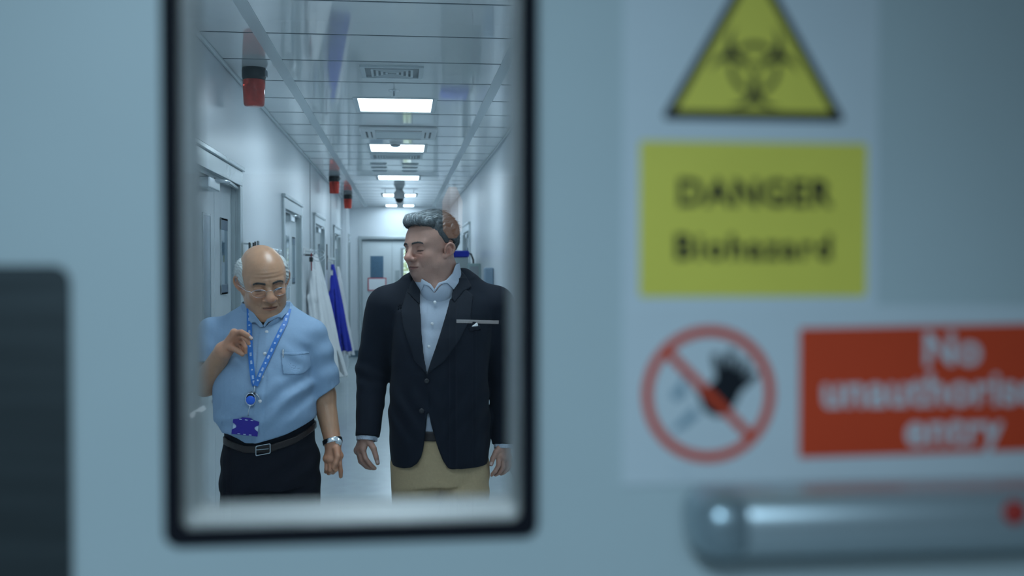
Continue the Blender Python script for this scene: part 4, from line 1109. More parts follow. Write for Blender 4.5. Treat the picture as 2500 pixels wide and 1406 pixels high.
idx = nprng.choice(np.where(keep)[0], 5200); V0 = V[idx]; NRM = nn[idx]; q = q[idx]
dl = np.stack([.25*np.sign(q[:, 0])*np.clip(.9-q[:, 2]*6, 0, 1) + .25, np.full(len(q), .9), -np.clip((.07-q[:, 2])*12, 0, 1.6)], -1)
dl += nprng.normal(0, .055, dl.shape)
D = dl @ tR.T; D -= NRM*(D*NRM).sum(1, keepdims=True); D /= np.linalg.norm(D, axis=1, keepdims=True)
Ln = np.where(q[:, 2] > .075, nprng.uniform(.014, .030, len(q)), nprng.uniform(.004, .010, len(q)))*np.where(q[:, 1] < -.06, .6, 1)
strands('hair_strands', V0-NRM*.0006, D, Ln, MT['hair_grey'], hr, hair_tone(q, nprng), r=.00045, lift=.0012)
# loose tufts on the crown
m = (q[:, 1] > .03) & (q[:, 2] > .09); V0 = V0[m][:70]; NRM = NRM[m][:70]; D = D[m][:70] + NRM*.55
strands('hair_strands', V0, D/np.linalg.norm(D, axis=1, keepdims=True), nprng.uniform(.010, .022, len(V0)), MT['hair_grey'], hr, hair_tone(q[m][:70], nprng)*.8, r=.0006, lift=.002)
MT['brow'] = mat('dark_brow_hair', (.06, .056, .054), .7, noise=.3, nscale=300)
for s in (-1, 1):
    brow('eyebrow', s, tl, tw, tall_head, tallc, HS, MT['brow'], tall, .0030)
# shirt: torso front, collar
def tall_shirt(P):
    S = [(T(1075, 1120)[2], cxT, YT+.0, .15, .125), (T(1075, 1000)[2], cxT, YT, .155, .135), (T(1075, 860)[2], cxT, YT, .16, .135), (T(1075, 760)[2], cxT, YT+.012, .17, .110), (T(1075, 712)[2], cxT+.002, YT+.022, .135, .080), (T(1075, 690)[2], cxT+.002, YT+.02, .085, .07)]
    d = loft(P, SHS, 2.2)
    d = smax(d, poly2(P[:, 0], P[:, 2], NOTCH)*-1 if False else d-1, 0)
    pl = np.abs(P[:, 0]-(T(1048, 800, -.13)[0] + (P[:, 2]-T(1048, 800, -.13)[2])*.105))
    d = d - .0022*np.clip(1-(pl/.013)**8, 0, 1)
    return d + folds(P[:, 2]*1.0 + .6*nz3(P, 9, 2), .0012, 38) + .0020*nz3(P, 22, 1)
SHS = smooth_secs([(T(1075, 1050)[2], cxT, YT+.0, .148, .128), (T(1075, 1000)[2], cxT, YT, .150, .132), (T(1075, 860)[2], cxT-.002, YT, .16, .135), (T(1075, 760)[2], cxT-.004, YT+.010, .165, .112), (T(1075, 722)[2], cxT-.002, YT+.018, .12, .085), (T(1075, 700)[2], cxT, YT+.02, .090, .075)])
zz0 = lambda py: T(1075, py)[2]
NOTCH = [(0, 0), (1, 0), (0, 1)]
sh_ = sdf_obj('shirt', tall_shirt, (cxT-.2, YT-.17, T(1075, 1055)[2]), (cxT+.2, YT+.15, 1.62), .005, MT['shirt_pale'], tall)
# neck opening: skin V is laid over by the collar stand and two collar points
def neck_field(P): return sm(cone(P, neck0, neck1, .0665, .0725), cone(P, tw((0, -.028, -.100)), T(1062, 705, -.055), .0405, .0405), .03)
FB = -.105
def xz(px, py, dy=FB): q_ = T(px, py, dy); return (q_[0], q_[2])
def collar_piece(name, poly, off, thick, parent, m, basef, ylim, h=.0028, lo=None, hi=None, wob=0):
    pp = [xz(*p) for p in poly]
    def f(P):
        b = basef(P); d = np.maximum(np.abs(b-off)-thick, poly2(P[:, 0], P[:, 2], pp))
        return np.maximum(d, P[:, 1]-ylim)
    a = np.array(pp); lo = (a[:, 0].min()-.01, YT-.24, a[:, 1].min()-.01); hi = (a[:, 0].max()+.01, ylim+.01, a[:, 1].max()+.01)
    return sdf_obj(name, f, lo, hi, h, m, parent)
cbase = lambda P: sm(neck_field(P)-.004, tall_shirt(P), .02)
VT = [xz(*p) for p in ((1034, 630), (1037, 684), (1048, 700), (1061, 716), (1072, 700), (1084, 690), (1096, 684), (1100, 630))]
sdf_obj('collar_stand', lambda P: neck_stand(P, neck_field, .005, .0028, lambda Q: zz0(686)+.16*(Q[:, 1]-YT+.05), zz0(772), VT, YT+.02), (T(1000, 760)[0], YT-.19, zz0(778)), (T(1160, 760)[0], YT+.15, zz0(640)), .003, MT['shirt_pale'], sh_)
# wearer's left collar leaf (image right) and right collar leaf (image left)
collar_piece('collar', [(1126, 640), (1131, 668), (1122, 690), (1109, 708), (1092, 692), (1078, 694), (1070, 700), (1062, 714), (1060, 706), (1070, 690), (1090, 684), (1105, 668), (1115, 645)], .006, .0022, sh_, MT['shirt_pale'], cbase, YT+.06)
collar_piece('collar', [(1028, 686), (1025, 700), (1029, 712), (1036, 696), (1046, 699), (1055, 708), (1061, 716), (1062, 708), (1052, 693), (1040, 686), (1030, 680)], .006, .0022, sh_, MT['shirt_pale'], cbase, YT+.02)
for px, py in ((1062, 738), (1055, 790), (1047, 846)):
    p = T(px, py, -.135); 
    MB().lathe((p[0], YT-.137 if py > 760 else YT-.123, p[2]), [(.0052, .002), (.0055, 0), (.0045, -.002)], 16, 'y').build('button', MT['button'], sh_, True)
# jacket
zz = lambda py: T(1075, py)[2]
def sec(py, xl, xr, ry, dy=0.0): a = T(xl, py)[0]; b = T(xr, py)[0]; return (zz(py), (a+b)/2, YT+dy, (b-a)/2, ry)
JS = smooth_secs([sec(1151, 957, 1188, .158, .012), sec(1100, 951, 1194, .160, .012), sec(1040, 949, 1198, .158, .008), sec(980, 952, 1196, .155, .004), sec(900, 958, 1192, .155, .004), sec(820, 955, 1198, .150, .008), sec(765, 950, 1210, .132, .015), sec(735, 955, 1212, .112, .022), sec(706, 975, 1180, .092, .03), sec(684, 1000, 1150, .075, .034)], 90)
S1, E1, C1 = T(943, 746, .02), T(910, 905, .045), T(896, 1066, -.02)
S2, E2, C2 = T(1211, 744, .02), T(1236, 915, .045), T(1231, 1085, -.01)
def tall_torso(P): return loft(P, JS, 2.35)
def sleeve_t(P, S, E, Cc):
    up = S + (S-E)*.0; U = (E-S); Lw = Cc-E
    d = chain(P, [S, E, Cc + Lw/np.linalg.norm(Lw)*.03], [.069, .0585, .0395], .02)
    t = ((P-E) @ (Lw/np.linalg.norm(Lw))); cut = t - np.linalg.norm(Lw)
    w = np.exp(-((P-E)**2).sum(1)/.012)
    d = d + .0022*np.sin((P[:, 2]+.5*P[:, 0])*95 + 4*nz3(P, 14, 4))*w + .0035*nz3(P, 16, 3) + .0015*nz3(P, 38, 8)
    return np.maximum(d, cut)
VL = [(1024, 640), (1026, 700), (1027, 760), (1029, 820), (1034, 868), (1041, 905), (1042, 912), (1052, 880), (1063, 850), (1076, 812), (1089, 770), (1101, 730), (1112, 690), (1122, 655), (1128, 630)]
HM = [(1043, 1008), (1041, 1035), (1038, 1065), (1034, 1095), (1028, 1118), (1018, 1134), (1005, 1144), (988, 1149), (960, 1151), (960, 1185), (1140, 1185), (1140, 1153), (1108, 1150), (1093, 1142), (1081, 1124), (1070, 1096), (1061, 1066), (1053, 1038), (1047, 1008)]
JVL = [xz(px, py, -.13) for px, py in VL]; JHM = [xz(px, py, -.145) for px, py in HM]
def tall_jacket0(P):
    d = tall_torso(P)
    d = sm(d, chain(P, [T(1022, 690, .05), T(1128, 684, .05)], [.040, .040]), .03)
    d = sm(d, cone(P, T(1006, 700, .035), S1 + np.array((.006, 0, .012)), .040, .052), .04)
    d = sm(d, cone(P, T(1132, 686, .035), S2 + np.array((-.006, 0, .004)), .038, .050), .04)
    return d + .0035*nz3(P, 11, 6) + .0026*np.sin((P[:, 2]*.9 - np.abs(P[:, 0]-cxT)*1.6)*62 + 2*nz3(P, 7, 2))*np.exp(-((P[:, 2]-zz(1000))/.10)**2)
def tall_jacket(P):
    d = tall_jacket0(P)
    d = sm(d, sleeve_t(P, S1, E1, C1), .022)
    d = sm(d, sleeve_t(P, S2, E2, C2), .022)
    # open front and hem
    v = poly2(P[:, 0], P[:, 2], JVL); d = smax(d, -np.maximum(v, P[:, 1]-(YT-.035)), .004)
    hm = poly2(P[:, 0], P[:, 2], JHM); d = smax(d, -np.maximum(hm, P[:, 1]-(YT-.04)), .004)
    # collar hole for the neck
    d = smax(d, -(neck_field(P)-.016), .006)
    d = np.maximum(d, -np.maximum(np.maximum(tall_shirt(P)-.004, P[:, 1]-(YT+.06)), zz(760)-P[:, 2]))
    # front edge line, chest pocket, flap pockets
    e = np.abs(P[:, 0] - np.interp(P[:, 2], [xz(1047, 1008)[1], xz(1043, 905)[1]], [xz(1047, 1008, -.15)[0], xz(1043, 905, -.15)[0]]))
    d = d + .0025*np.exp(-(e/.0022)**2)*(P[:, 1] < YT-.05)*(P[:, 2] < xz(1, 905)[1])*(P[:, 2] > xz(1, 1010)[1])
    bottom = P[:, 2] - (zz(1130) + .005*np.cos((P[:, 0]-cxT)*9))
    return np.maximum(d, -bottom)
JLO, JHI = (T(852, 1000)[0], YT-.22, zz(1160)), (T(1285, 1000)[0], YT+.21, zz(655))
jk = sdf_obj('jacket', tall_jacket, JLO, JHI, .0048, MT['jacket'], tall)
def lapel(name, poly, off=.0030, th=.0028):
    pp = [xz(px, py, -.135) for px, py in poly]
    def f(P): return np.maximum(np.maximum(np.abs(tall_jacket0(P)-off)-th, poly2(P[:, 0], P[:, 2], pp)-.001), P[:, 1]-(YT+.02))
    a = np.array(pp)
    return sdf_obj(name, f, (a[:, 0].min()-.01, YT-.22, a[:, 1].min()-.01), (a[:, 0].max()+.01, YT+.03, a[:, 1].max()+.01), .0032, MT['lapel'], jk)
MT['lapel'] = mat('charcoal_navy_lapel_wool', (.0095, .0135, .022), .8, noise=.12, nscale=220, sheen=.04, spec=.3, bump=.05, bscale=400)
lapel('lapel', [(1024, 745), (1005, 726), (996, 705), (979, 760), (985, 800), (1012, 880), (1041, 912), (1041, 905), (1034, 868), (1029, 820), (1026, 760)])
lapel('lapel', [(1110, 740), (1140, 708), (1158, 722), (1154, 742), (1150, 780), (1120, 830), (1085, 880), (1044, 912), (1052, 880), (1063, 850), (1076, 812), (1089, 770), (1101, 730)])
lapel('jacket_collar', [(1020, 676), (1026, 700), (1026, 745), (1006, 724), (995, 716), (1000, 700), (1008, 684)], .0042)
lapel('jacket_collar', [(1124, 652), (1118, 676), (1110, 700), (1104, 728), (1112, 738), (1134, 712), (1156, 700), (1140, 672)], .0042)
# pocket square and chest welt, buttons
def patch(name, poly, basef, off, th, m, parent, dyb=-.14, h=.0026, ymax=None):
    pp = [xz(px, py, dyb) for px, py in poly]; ym = YT-.02 if ymax is None else ymax
    f = lambda P: np.maximum(np.maximum(np.abs(basef(P)-off)-th, poly2(P[:, 0], P[:, 2], pp)), P[:, 1]-ym)
    a = np.array(pp)
    return sdf_obj(name, f, (a[:, 0].min()-.008, YT-.23, a[:, 1].min()-.008), (a[:, 0].max()+.008, ym+.01, a[:, 1].max()+.008), h, m, parent)
patch('breast_welt', [(1146, 800), (1174, 796), (1176, 806), (1148, 811)], tall_jacket0, .002, .003, MT['jacket'], jk)
patch('pocket_square', [(1150, 799), (1166, 788), (1170, 797)], tall_jacket0, .003, .0028, mat('white_linen', (.8, .8, .8), .7, noise=.03), jk)
p = T(1029, 1003, -.165); MB().lathe((p[0], p[1], p[2]), [(.008, .004), (.0085, 0), (.007, -.003), (.004, -.0025)], 20, 'y').build('button', MT['black'], jk, True)
p = T(1042, 930, -.16); MB().lathe((p[0], p[1], p[2]), [(.008, .004), (.0085, 0), (.007, -.003), (.004, -.0025)], 20, 'y').build('button', MT['black'], jk, True)
# shirt cuffs
def cuff(Cc, E, r=.036):
    ax = (Cc-E)/np.linalg.norm(Cc-E); c = Cc + ax*.004
    f = lambda P: np.maximum(np.abs(cone(P, c-ax*.03, c+ax*.03, r, r-.001))-.0016, np.abs((P-c)@ax)-.0105)
    return sdf_obj('shirt_cuff', f, c-.06, c+.06, .0028, MT['shirt_pale'], sh_)
cuff(C1, E1); cuff(C2, E2)
# trousers
TTS = smooth_secs([(zz(1160)-.02, cxT, YT+.01, .150, .135), (zz(1080), cxT, YT+.005, .152, .138), (zz(1036), cxT, YT+.003, .150, .134)], 20)
def tall_trousers(P):
    d = loft(P, TTS, 2.3)
    a = chain(P, [T(1022, 1135, .0), (T(1030, 900)[0]-.015, YT+.01, .50), (cxT-.12, YT+.07, .07)], [.100, .078, .058], .02)
    b = chain(P, [T(1128, 1135, .0), (cxT+.075, YT-.11, .52), (cxT+.09, YT-.16, .07)], [.098, .078, .058], .02)
    d = sm(sm(a, d, .03), b, .006)
    d = d + .0022*nz3(P, 16, 3) + .0025*np.sin((P[:, 2]+.9*(P[:, 0]-cxT))*85 + 2*nz3(P, 9, 1))*np.exp(-((P[:, 2]-zz(1185))/.05)**2)*(P[:, 0] > cxT-.01)
    return np.maximum(d, .06-P[:, 2])
sdf_obj('belt', lambda P: np.maximum(np.abs(loft(P, TTS, 2.3)-.004)-.003, np.abs(P[:, 2]-zz(1050))-.018), (cxT-.2, YT-.2, zz(1070)), (cxT+.2, YT+.2, zz(1030)), .005, MT['leather'], tall)
sdf_obj('trousers', tall_trousers, (cxT-.24, YT-.27, .04), (cxT+.24, YT+.19, zz(1030)), .008, MT['trouser_tan'], tall, fine=((), (), ((.75, 1.2, .005),)))
shoe('shoe', cxT-.12, YT+.02, tall); shoe('shoe', cxT+.10, YT-.21, tall)
nails('fingernail', [(T(922, 1127, -.055), (0.2, -1, .1), T(922, 1130, -.045)-T(918, 1114, -.05)), (T(1199, 1131, -.058), (-.2, -1, .1), T(1199, 1133)-T(1203, 1119))], tall, MT['nail'])
# ---------------------------------------------------------------- the shorter bald man in the blue shirt
YT = 3.56
T = lambda px, py, dy=0.0: N(px, py, YT+dy)
zz = lambda py: T(640, py)[2]
HB = 1.01
KS = .90
shc = dict(wide=.96, jowl=1.02, chin=.013, lidz=-.004, nose=1.22, fold=.0034, ear=1.10, wrinkle=True, mouth=.0022, stubble=True)
sR = rot(yaw=17, roll=6, pitch=14); sC = T(644, 690, -.03)
def sl_(P):
    q = ((P - sC) @ sR)/HB; q[..., 2] = zwarp(q[..., 2], KS); return q
def sw(q):
    q = np.array(q, float); q[..., 2] = zunwarp(q[..., 2], KS); return sC + (q*HB) @ sR.T
def short_head(P): return head_field(sl_(P), shc)*HB
cxS = T(648, 950)[0]
short = empty('person', (cxS, YT, 0), 'shorter bald man in glasses and blue shirt with a blue lanyard, raising one hand', 'person')
nk0, nk1 = sw((0, .02, -.06)), T(648, 775, .035)
Sh1, El1, W1 = T(528, 826, .02), T(500, 936, -.02), T(546, 856, -.17)
Sh2, El2, W2 = T(756, 824, .02), T(790, 965, .03), T(813, 1080, -.03)
K1 = [T(572, 812, -.205), T(578, 820, -.19), T(579, 831, -.18), T(574, 842, -.17)]
F1 = [[T(573, 812, -.205), T(590, 810, -.225), T(603, 817, -.235), T(613, 826, -.235)],
      [T(579, 821, -.19), T(594, 822, -.215), T(603, 829, -.225), T(607, 838, -.225)],
      [T(580, 831, -.18), T(593, 836, -.20), T(599, 848, -.205), T(599, 860, -.200)],
      [T(575, 841, -.17), T(587, 846, -.185), T(592, 855, -.185), T(590, 863, -.18)]]
TH1 = [T(556, 843, -.185), T(569, 850, -.21), T(582, 857, -.22), T(592, 865, -.222)]
K2 = [T(829, 1112, -.045), T(818, 1121, -.058), T(807, 1122, -.055), T(798, 1119, -.045)]
F2 = [[T(829, 1112, -.045), T(829, 1132, -.055), T(832, 1150, -.05), T(832, 1163, -.042)],
      [T(818, 1121, -.058), T(819, 1146, -.070), T(813, 1152, -.052), T(811, 1142, -.045)],
      [T(807, 1122, -.055), T(807, 1148, -.066), T(803, 1154, -.05), T(803, 1144, -.042)],
      [T(798, 1119, -.045), T(797, 1144, -.055), T(796, 1151, -.04), T(799, 1142, -.034)]]
TH2 = [T(822, 1096, -.06), T(824, 1114, -.078), T(820, 1130, -.084), T(814, 1141, -.082)]
def short_body(P):
    out = np.full(len(P), 9.0); m = P[:, 2] > 1.42
    if m.any():
        Q = P[m]; d = short_head(Q)
        d = sm(d, cone(Q, nk0, nk1, .064, .070), .03)
        out[m] = sm(d, cone(Q, sw((0, -.03, -.10)), T(652, 775, -.045), .038, .042), .03)
    m = P[:, 2] < 1.60
    if m.any():
        Q = P[m]
        d = np.minimum(out[m], cone(Q, nk1, T(645, 820, .04), .066, .10))
        d = sm(d, ell(Q, T(645, 890, .03), (.155, .10, .14)), .05)
        d = sm(d, ell(Q, T(645, 980, -.0), (.155, .14, .19)), .06)
        d = sm(d, cone(Q, T(545, 822, .04), T(748, 820, .04), .036), .04)
        d = sm(d, chain(Q, [Sh1, El1, W1], [.048, .042, .0285], .015), .02)
        d = sm(d, chain(Q, [Sh2, El2, W2], [.048, .040, .028], .02), .02)
        for hx_, kx, ax in ((T(616, 1120, .0), (T(604, 900)[0]-.02, YT-.09, .50), (cxS-.11, YT-.13, .10)), (T(706, 1120, .0), (T(715, 900)[0]+.01, YT+.01, .48), (cxS+.11, YT+.11, .10))):
            d = sm(d, chain(Q, [hx_, kx, ax], [.070, .052, .038], .03), .04)
            d = sm(d, cone(Q, ax, (ax[0], ax[1]-.11, .045), .036, .028), .02)
        d = sm(d, hand_field(Q, W1, K1, F1, TH1, rf=.0080, rp=.0125), .012)
        d = sm(d, hand_field(Q, W2, K2, F2, TH2, rf=.0083, rp=.0130), .012)
        out[m] = d
    return out
SK2 = (.50, .275, .165)
def short_col(V):
    c = np.tile(np.array(SK2), (len(V), 1)); h = V[:, 2] > 1.45
    c[h] = head_color(sl_(V[h]), SK2, shc)
    arm = (V[:, 2] < 1.45); hand = np.minimum(np.linalg.norm(V-K1[1], axis=1), np.linalg.norm(V-K2[1], axis=1))
    w = np.clip(1-(hand-.05)/.06, 0, 1)[:, None]*arm[:, None]
    c = c*(1-w) + c*np.array((1.08, .94, .96))*w
    n = nz3(V, 60, 3)*nz3(V, 95, 1); c = c*(1 - .10*np.clip(n, 0, 1)[:, None])
    return c
sdf_obj('body', short_body, (T(470, 900)[0], YT-.28, 0), (T(850, 900)[0], YT+.20, sC[2]+.15), .010, MT['baldskin'], short,
        fine=(((sC[0]-.125, sC[0]+.125, .0017), (T(540, 850)[0], T(622, 850)[0], .0022), (T(785, 1100)[0], T(842, 1100)[0], .0024)),
              ((YT-.26, YT+.10, .0024),), ((1.44, sC[2]+.15, .0017), (T(1, 868, -.2)[2]-.02, 1.44, .0024), (T(1, 1172)[2], T(1, 1070)[2], .0024))), color=short_col)
# white hair round the sides and back
def side_hair(P):
    q = sl_(P); A = np.abs(q[:, 0]); Yv, Z = q[:, 1], q[:, 2]
    shell = ell(q, (0, .024, .030), (.0765*.96+.0150, .103, .084))
    reg = poly2(Yv, Z, [(-.026, .030), (-.026, -.008), (-.010, -.014), (-.006, .022), (.015, .036), (.035, .020), (.042, -.05), (.14, -.07), (.15, .060), (.05, .082), (.0, .080), (-.022, .060)])
    d = smax(shell, reg, .010); d = smax(d, .030-A + (Yv > .05)*.05, .01)
    return (d + .0012*np.sin(q[:, 0]*500+Z*500+3*np.sin(Yv*120)) + .0016*nz3(q, 130, 2))*HB
wh = sdf_obj('hair', side_hair, sC-.16, sC+.17, .0022, MT['hair_white'], short, color=lambda V: np.tile(np.array((.52, .55, .54)), (len(V), 1)))
V = np.empty(len(wh.data.vertices)*3, np.float32); wh.data.vertices.foreach_get('co', V); V = V.reshape(-1, 3).astype(float)
nn = normals(side_hair, V); idx = nprng.choice(len(V), 5000); V0, NRM = V[idx], nn[idx]; q = sl_(V0)
D = (np.stack([np.zeros(len(q)), np.full(len(q), .7), np.full(len(q), -.5)], -1) + nprng.normal(0, .22, (len(q), 3))) @ sR.T + NRM*.22
D /= np.linalg.norm(D, axis=1, keepdims=True)
strands('hair_strands', V0-NRM*.0005, D, nprng.uniform(.006, .015, len(q)), MT['hair_white'], wh, np.tile(np.array((.62, .65, .64)), (len(q), 1))*nprng.uniform(.6, 1.3, (len(q), 1)), r=.00028, lift=.001)
for s in (-1, 1):
    brow('eyebrow', s, sl_, sw, short_head, shc, HB, MT['brow'], short, .0034)
# rimless glasses, sitting low
gl = empty('glasses', tuple(sw((0, -.105, -.008)))); gl.parent = short; gl.matrix_parent_inverse = wm(short).inverted()
def lens_pts(s, n=36, k=1.0): return [sw((s*.034 + .0235*k*math.cos(a), -.1085 + .010*(abs(s*.034 + .0235*math.cos(a))/.05)**2, -.0075 + .0165*k*math.sin(a)*(1.0 if math.sin(a) < 0 else .8))) for a in np.linspace(0, 2*math.pi, n+1)]
MT['lensglass'] = thin_glass('spectacle_lens')
for s in (-1, 1):
    m = MB(); m.tube(lens_pts(s)[:19], .0006, 6); rim = m.build('rim', MT['wire'], gl, True)
    m = MB(); m.tube(lens_pts(s)[18:], .0003, 6); m.build('rim', MT['clearrim'] if 'clearrim' in MT else MT['wire'], gl, True)
    MB().tube([sw((s*.057, -.100, -.002)), sw((s*.072, -.080, .000)), sw((s*.0885, -.02, .006)), sw((s*.088, .012, .008))], .0006, 6).build('temple', MT['wire'], gl, True)
    ps = lens_pts(s, 24, .96)[:-1]; mb = MB(); off = sR @ np.array((0, .0012, 0))
    a = [mb.bm.verts.new(Vector(p)) for p in ps]; b = [mb.bm.verts.new(Vector(p+off)) for p in ps]
    mb.bm.faces.new(a[::-1]); mb.bm.faces.new(b)
    for k in range(24): mb.bm.faces.new((a[k], a[(k+1) % 24], b[(k+1) % 24], b[k]))
    mb.build('lens', MT['lensglass'], gl, True)
MB().tube([sw((-.011, -.108, -.002)), sw((0, -.112, .001)), sw((.011, -.108, -.002))], .0007, 6).build('bridge', MT['wire'], gl, True)
# shirt
FB = -.12
def sec2(py, xl, xr, ry, dy=0.0): a = T(xl, py)[0]; b = T(xr, py)[0]; return (zz(py), (a+b)/2, YT+dy, (b-a)/2, ry)
SS = smooth_secs([sec2(1100, 545, 760, .150, .01), sec2(1060, 536, 768, .165, .0), sec2(1010, 527, 775, .178, -.012), sec2(950, 523, 768, .178, -.012), sec2(890, 528, 762, .160, -.004), sec2(840, 528, 768, .142, .01), sec2(805, 535, 765, .122, .022), sec2(780, 560, 745, .10, .03), sec2(762, 590, 715, .08, .03), sec2(748, 600, 700, .07, .02)], 90)
HEM = [(520, 1040), (537, 1061), (560, 1062), (578, 1070), (598, 1082), (625, 1082), (660, 1072), (700, 1060), (740, 1042), (776, 1024), (800, 1000), (800, 1200), (500, 1200), (500, 1040)]
def short_sleeve(P, S, E, frac, r0, r1, tilt=0.0):
    A_ = E-S; L = np.linalg.norm(A_); ax = A_/L; end = S + A_*frac
    d = cone(P, S, end + ax*.03, r0, r1); d = d + .0035*np.sin(P@ax*60 + 3*nz3(P, 10, 5)) + .003*nz3(P, 25, 2)
    t = (P-end)@ax + (P[:, 0]-end[0])*tilt
    d = np.maximum(d, t); inner = cone(P, S, end+ax*.04, r0-.008, r1-.0045)
    return d, t
def nfield(P): return sm(cone(P, nk0, nk1, .065, .071), cone(P, sw((0, -.03, -.10)), T(652, 775, -.045), .0385, .0425), .03)
def shirt0(P):
    d = loft(P, SS, 2.25)
    d = sm(d, cone(P, T(606, 768, .045), Sh1+np.array((.008, .0, .006)), .036, .050), .05)
    d = sm(d, cone(P, T(694, 768, .045), Sh2+np.array((-.004, .0, .004)), .036, .052), .05)
    d = d + .0042*nz3(P, 13, 7) + .0022*nz3(P, 31, 3) + .0012*nz3(P, 60, 5)
    xa = np.abs(P[:, 0]-cxS); d = d + .0030*np.sin((P[:, 0]*.8 + (P[:, 2]-zz(830))*.9*np.sign(P[:, 0]-cxS))*105 + 2*nz3(P, 9, 4))*np.exp(-((xa-.12)/.05)**2-((P[:, 2]-zz(850))/.07)**2)
    # drag folds from the wearer's left armpit towards the buttons
    p0 = T(765, 925, -.1); v = P-p0; u = v[:, 0]*.82 + v[:, 2]*.57; w = -v[:, 0]*.57 + v[:, 2]*.82
    d = d + .0095*np.sin(w*95 + 10*u*u + 1.2*np.sin(u*18))*np.exp(-((u+.09)/.09)**2 - ((w+.005)/.055)**2)*(P[:, 1] < YT)
    p1 = T(560, 1045, -.1); v = P-p1; d = d + .003*np.sin((v[:, 2]-.3*v[:, 0])*110)*np.exp(-(v[:, 0]/.06)**2-(v[:, 2]/.05)**2)
    return d
PLX = lambda P: np.abs(P[:, 0]-np.interp(P[:, 2], [zz(1080), zz(950), zz(800)], [T(628, 1080, -.17)[0], T(634, 950, -.17)[0], T(643, 800, -.12)[0]]))
def short_shirt(P):
    d = shirt0(P)
    pl = PLX(P); d = d - (.0024*np.clip(1-(pl/.016)**10, 0, 1) - .0022*np.exp(-((pl-.0175)/.0022)**2))*(P[:, 1] < YT)
    s1, t1 = short_sleeve(P, Sh1, El1 + np.array((0, .0, .0)), .60, .074, .078)
    s2, t2 = short_sleeve(P, Sh2, El2, .96, .064, .069, .38)
    d = sm(d, s1, .020); d = sm(d, s2, .020)
    d = np.maximum(d, -poly2(P[:, 0], P[:, 2], JH)*1.0) if False else np.maximum(d, -poly2(P[:, 0], P[:, 2], HEMP))
    v = poly2(P[:, 0], P[:, 2], [xz2(600, 735), xz2(607, 762), xz2(642, 797), xz2(650, 785), xz2(694, 757), xz2(700, 735)])
    d = smax(d, -np.maximum(v, P[:, 1]-(YT+.02)), .003)
    d = smax(d, -(nfield(P)-.003), .003)
    return d
def xz2(px, py, dy=-.11): q_ = T(px, py, dy); return (q_[0], q_[2])
HEMP = [xz2(px, py, -.16) for px, py in HEM]
ss = sdf_obj('shirt', short_shirt, (T(468, 900)[0], YT-.24, zz(1090)), (T(845, 900)[0], YT+.19, zz(738)), .0042, MT['shirt_blue'], short)
def piece(name, poly, basef, off, th, m, parent, dyb=-.13, h=.0026, ymax=.0):
    pp = [xz2(px, py, dyb) for px, py in poly]
    f = lambda P: np.maximum(np.maximum(np.abs(basef(P)-off)-th, poly2(P[:, 0], P[:, 2], pp)), P[:, 1]-(YT+ymax))
    a = np.array(pp)
    return sdf_obj(name, f, (a[:, 0].min()-.008, YT-.25, a[:, 1].min()-.008), (a[:, 0].max()+.008, YT+ymax+.01, a[:, 1].max()+.008), h, m, parent)
scb = lambda P: sm(nfield(P)-.004, shirt0(P), .02)
piece('collar', [(599, 738), (603, 765), (606, 784), (612, 790), (622, 787), (634, 799), (642, 800), (643, 794), (628, 776), (612, 758), (605, 738)], scb, .007, .0024, MT['shirt_blue'], ss, -.10, ymax=.05)
piece('collar', [(702, 738), (700, 762), (686, 778), (678, 775), (656, 786), (645, 800), (642, 794), (652, 778), (676, 768), (690, 752), (696, 738)], scb, .007, .0024, MT['shirt_blue'], ss, -.10, ymax=.05)
VST = [xz2(*p) for p in ((604, 720), (606, 750), (622, 780), (642, 800), (660, 784), (690, 755), (697, 720))]
fst = lambda P: neck_stand(P, scb0, .006, .0026, lambda Q: zz(738)+.10*(Q[:, 1]-YT), zz(800), VST, YT+.0)
scb0 = lambda P: nfield(P)
sdf_obj('collar_stand', fst, (T(575, 760)[0], YT-.16, zz(805)), (T(725, 760)[0], YT+.15, zz(715)), .003, MT['shirt_blue'], ss)
piece('breast_pocket', [(683, 862), (748, 864), (752, 905), (736, 918), (690, 914)], shirt0, .0012, .0022, MT['shirt_blue'], ss, -.16)
piece('pocket_hem', [(683, 862), (748, 864), (748, 871), (683, 869)], shirt0, .0024, .0022, MT['shirt_blue'], ss, -.16)
for px, py, dy in ((649, 811, -.125), (644, 865, -.17), (638, 921, -.19), (634, 980, -.20)):
    p = T(px, py, dy); 
    P_ = np.array([[p[0], YT-.25+.001*k, p[2]] for k in range(200)]); dd = shirt0(P_); y_ = P_[np.argmax(dd < .0022), 1]
    MB().lathe((p[0], y_, p[2]), [(.0055, .002), (.0058, -.001), (.0045, -.0026)], 16, 'y').build('button', MT['button'], ss, True)
def front_y(x, z, basef=None, off=.003):
    P_ = np.array([[x, YT-.28+.001*k, z] for k in range(280)]); dd = (basef or shirt0)(P_); i = int(np.argmax(dd < off)); return P_[i, 1]
# pen in the pocket
p = T(690, 860, -.15); y_ = front_y(p[0], p[2])
MB().tube([(p[0]-.001, y_-.003, p[2]-.03), (p[0], y_-.003, p[2]+.008)], .0032, 8).build('pen', MT['wire'], ss, True)
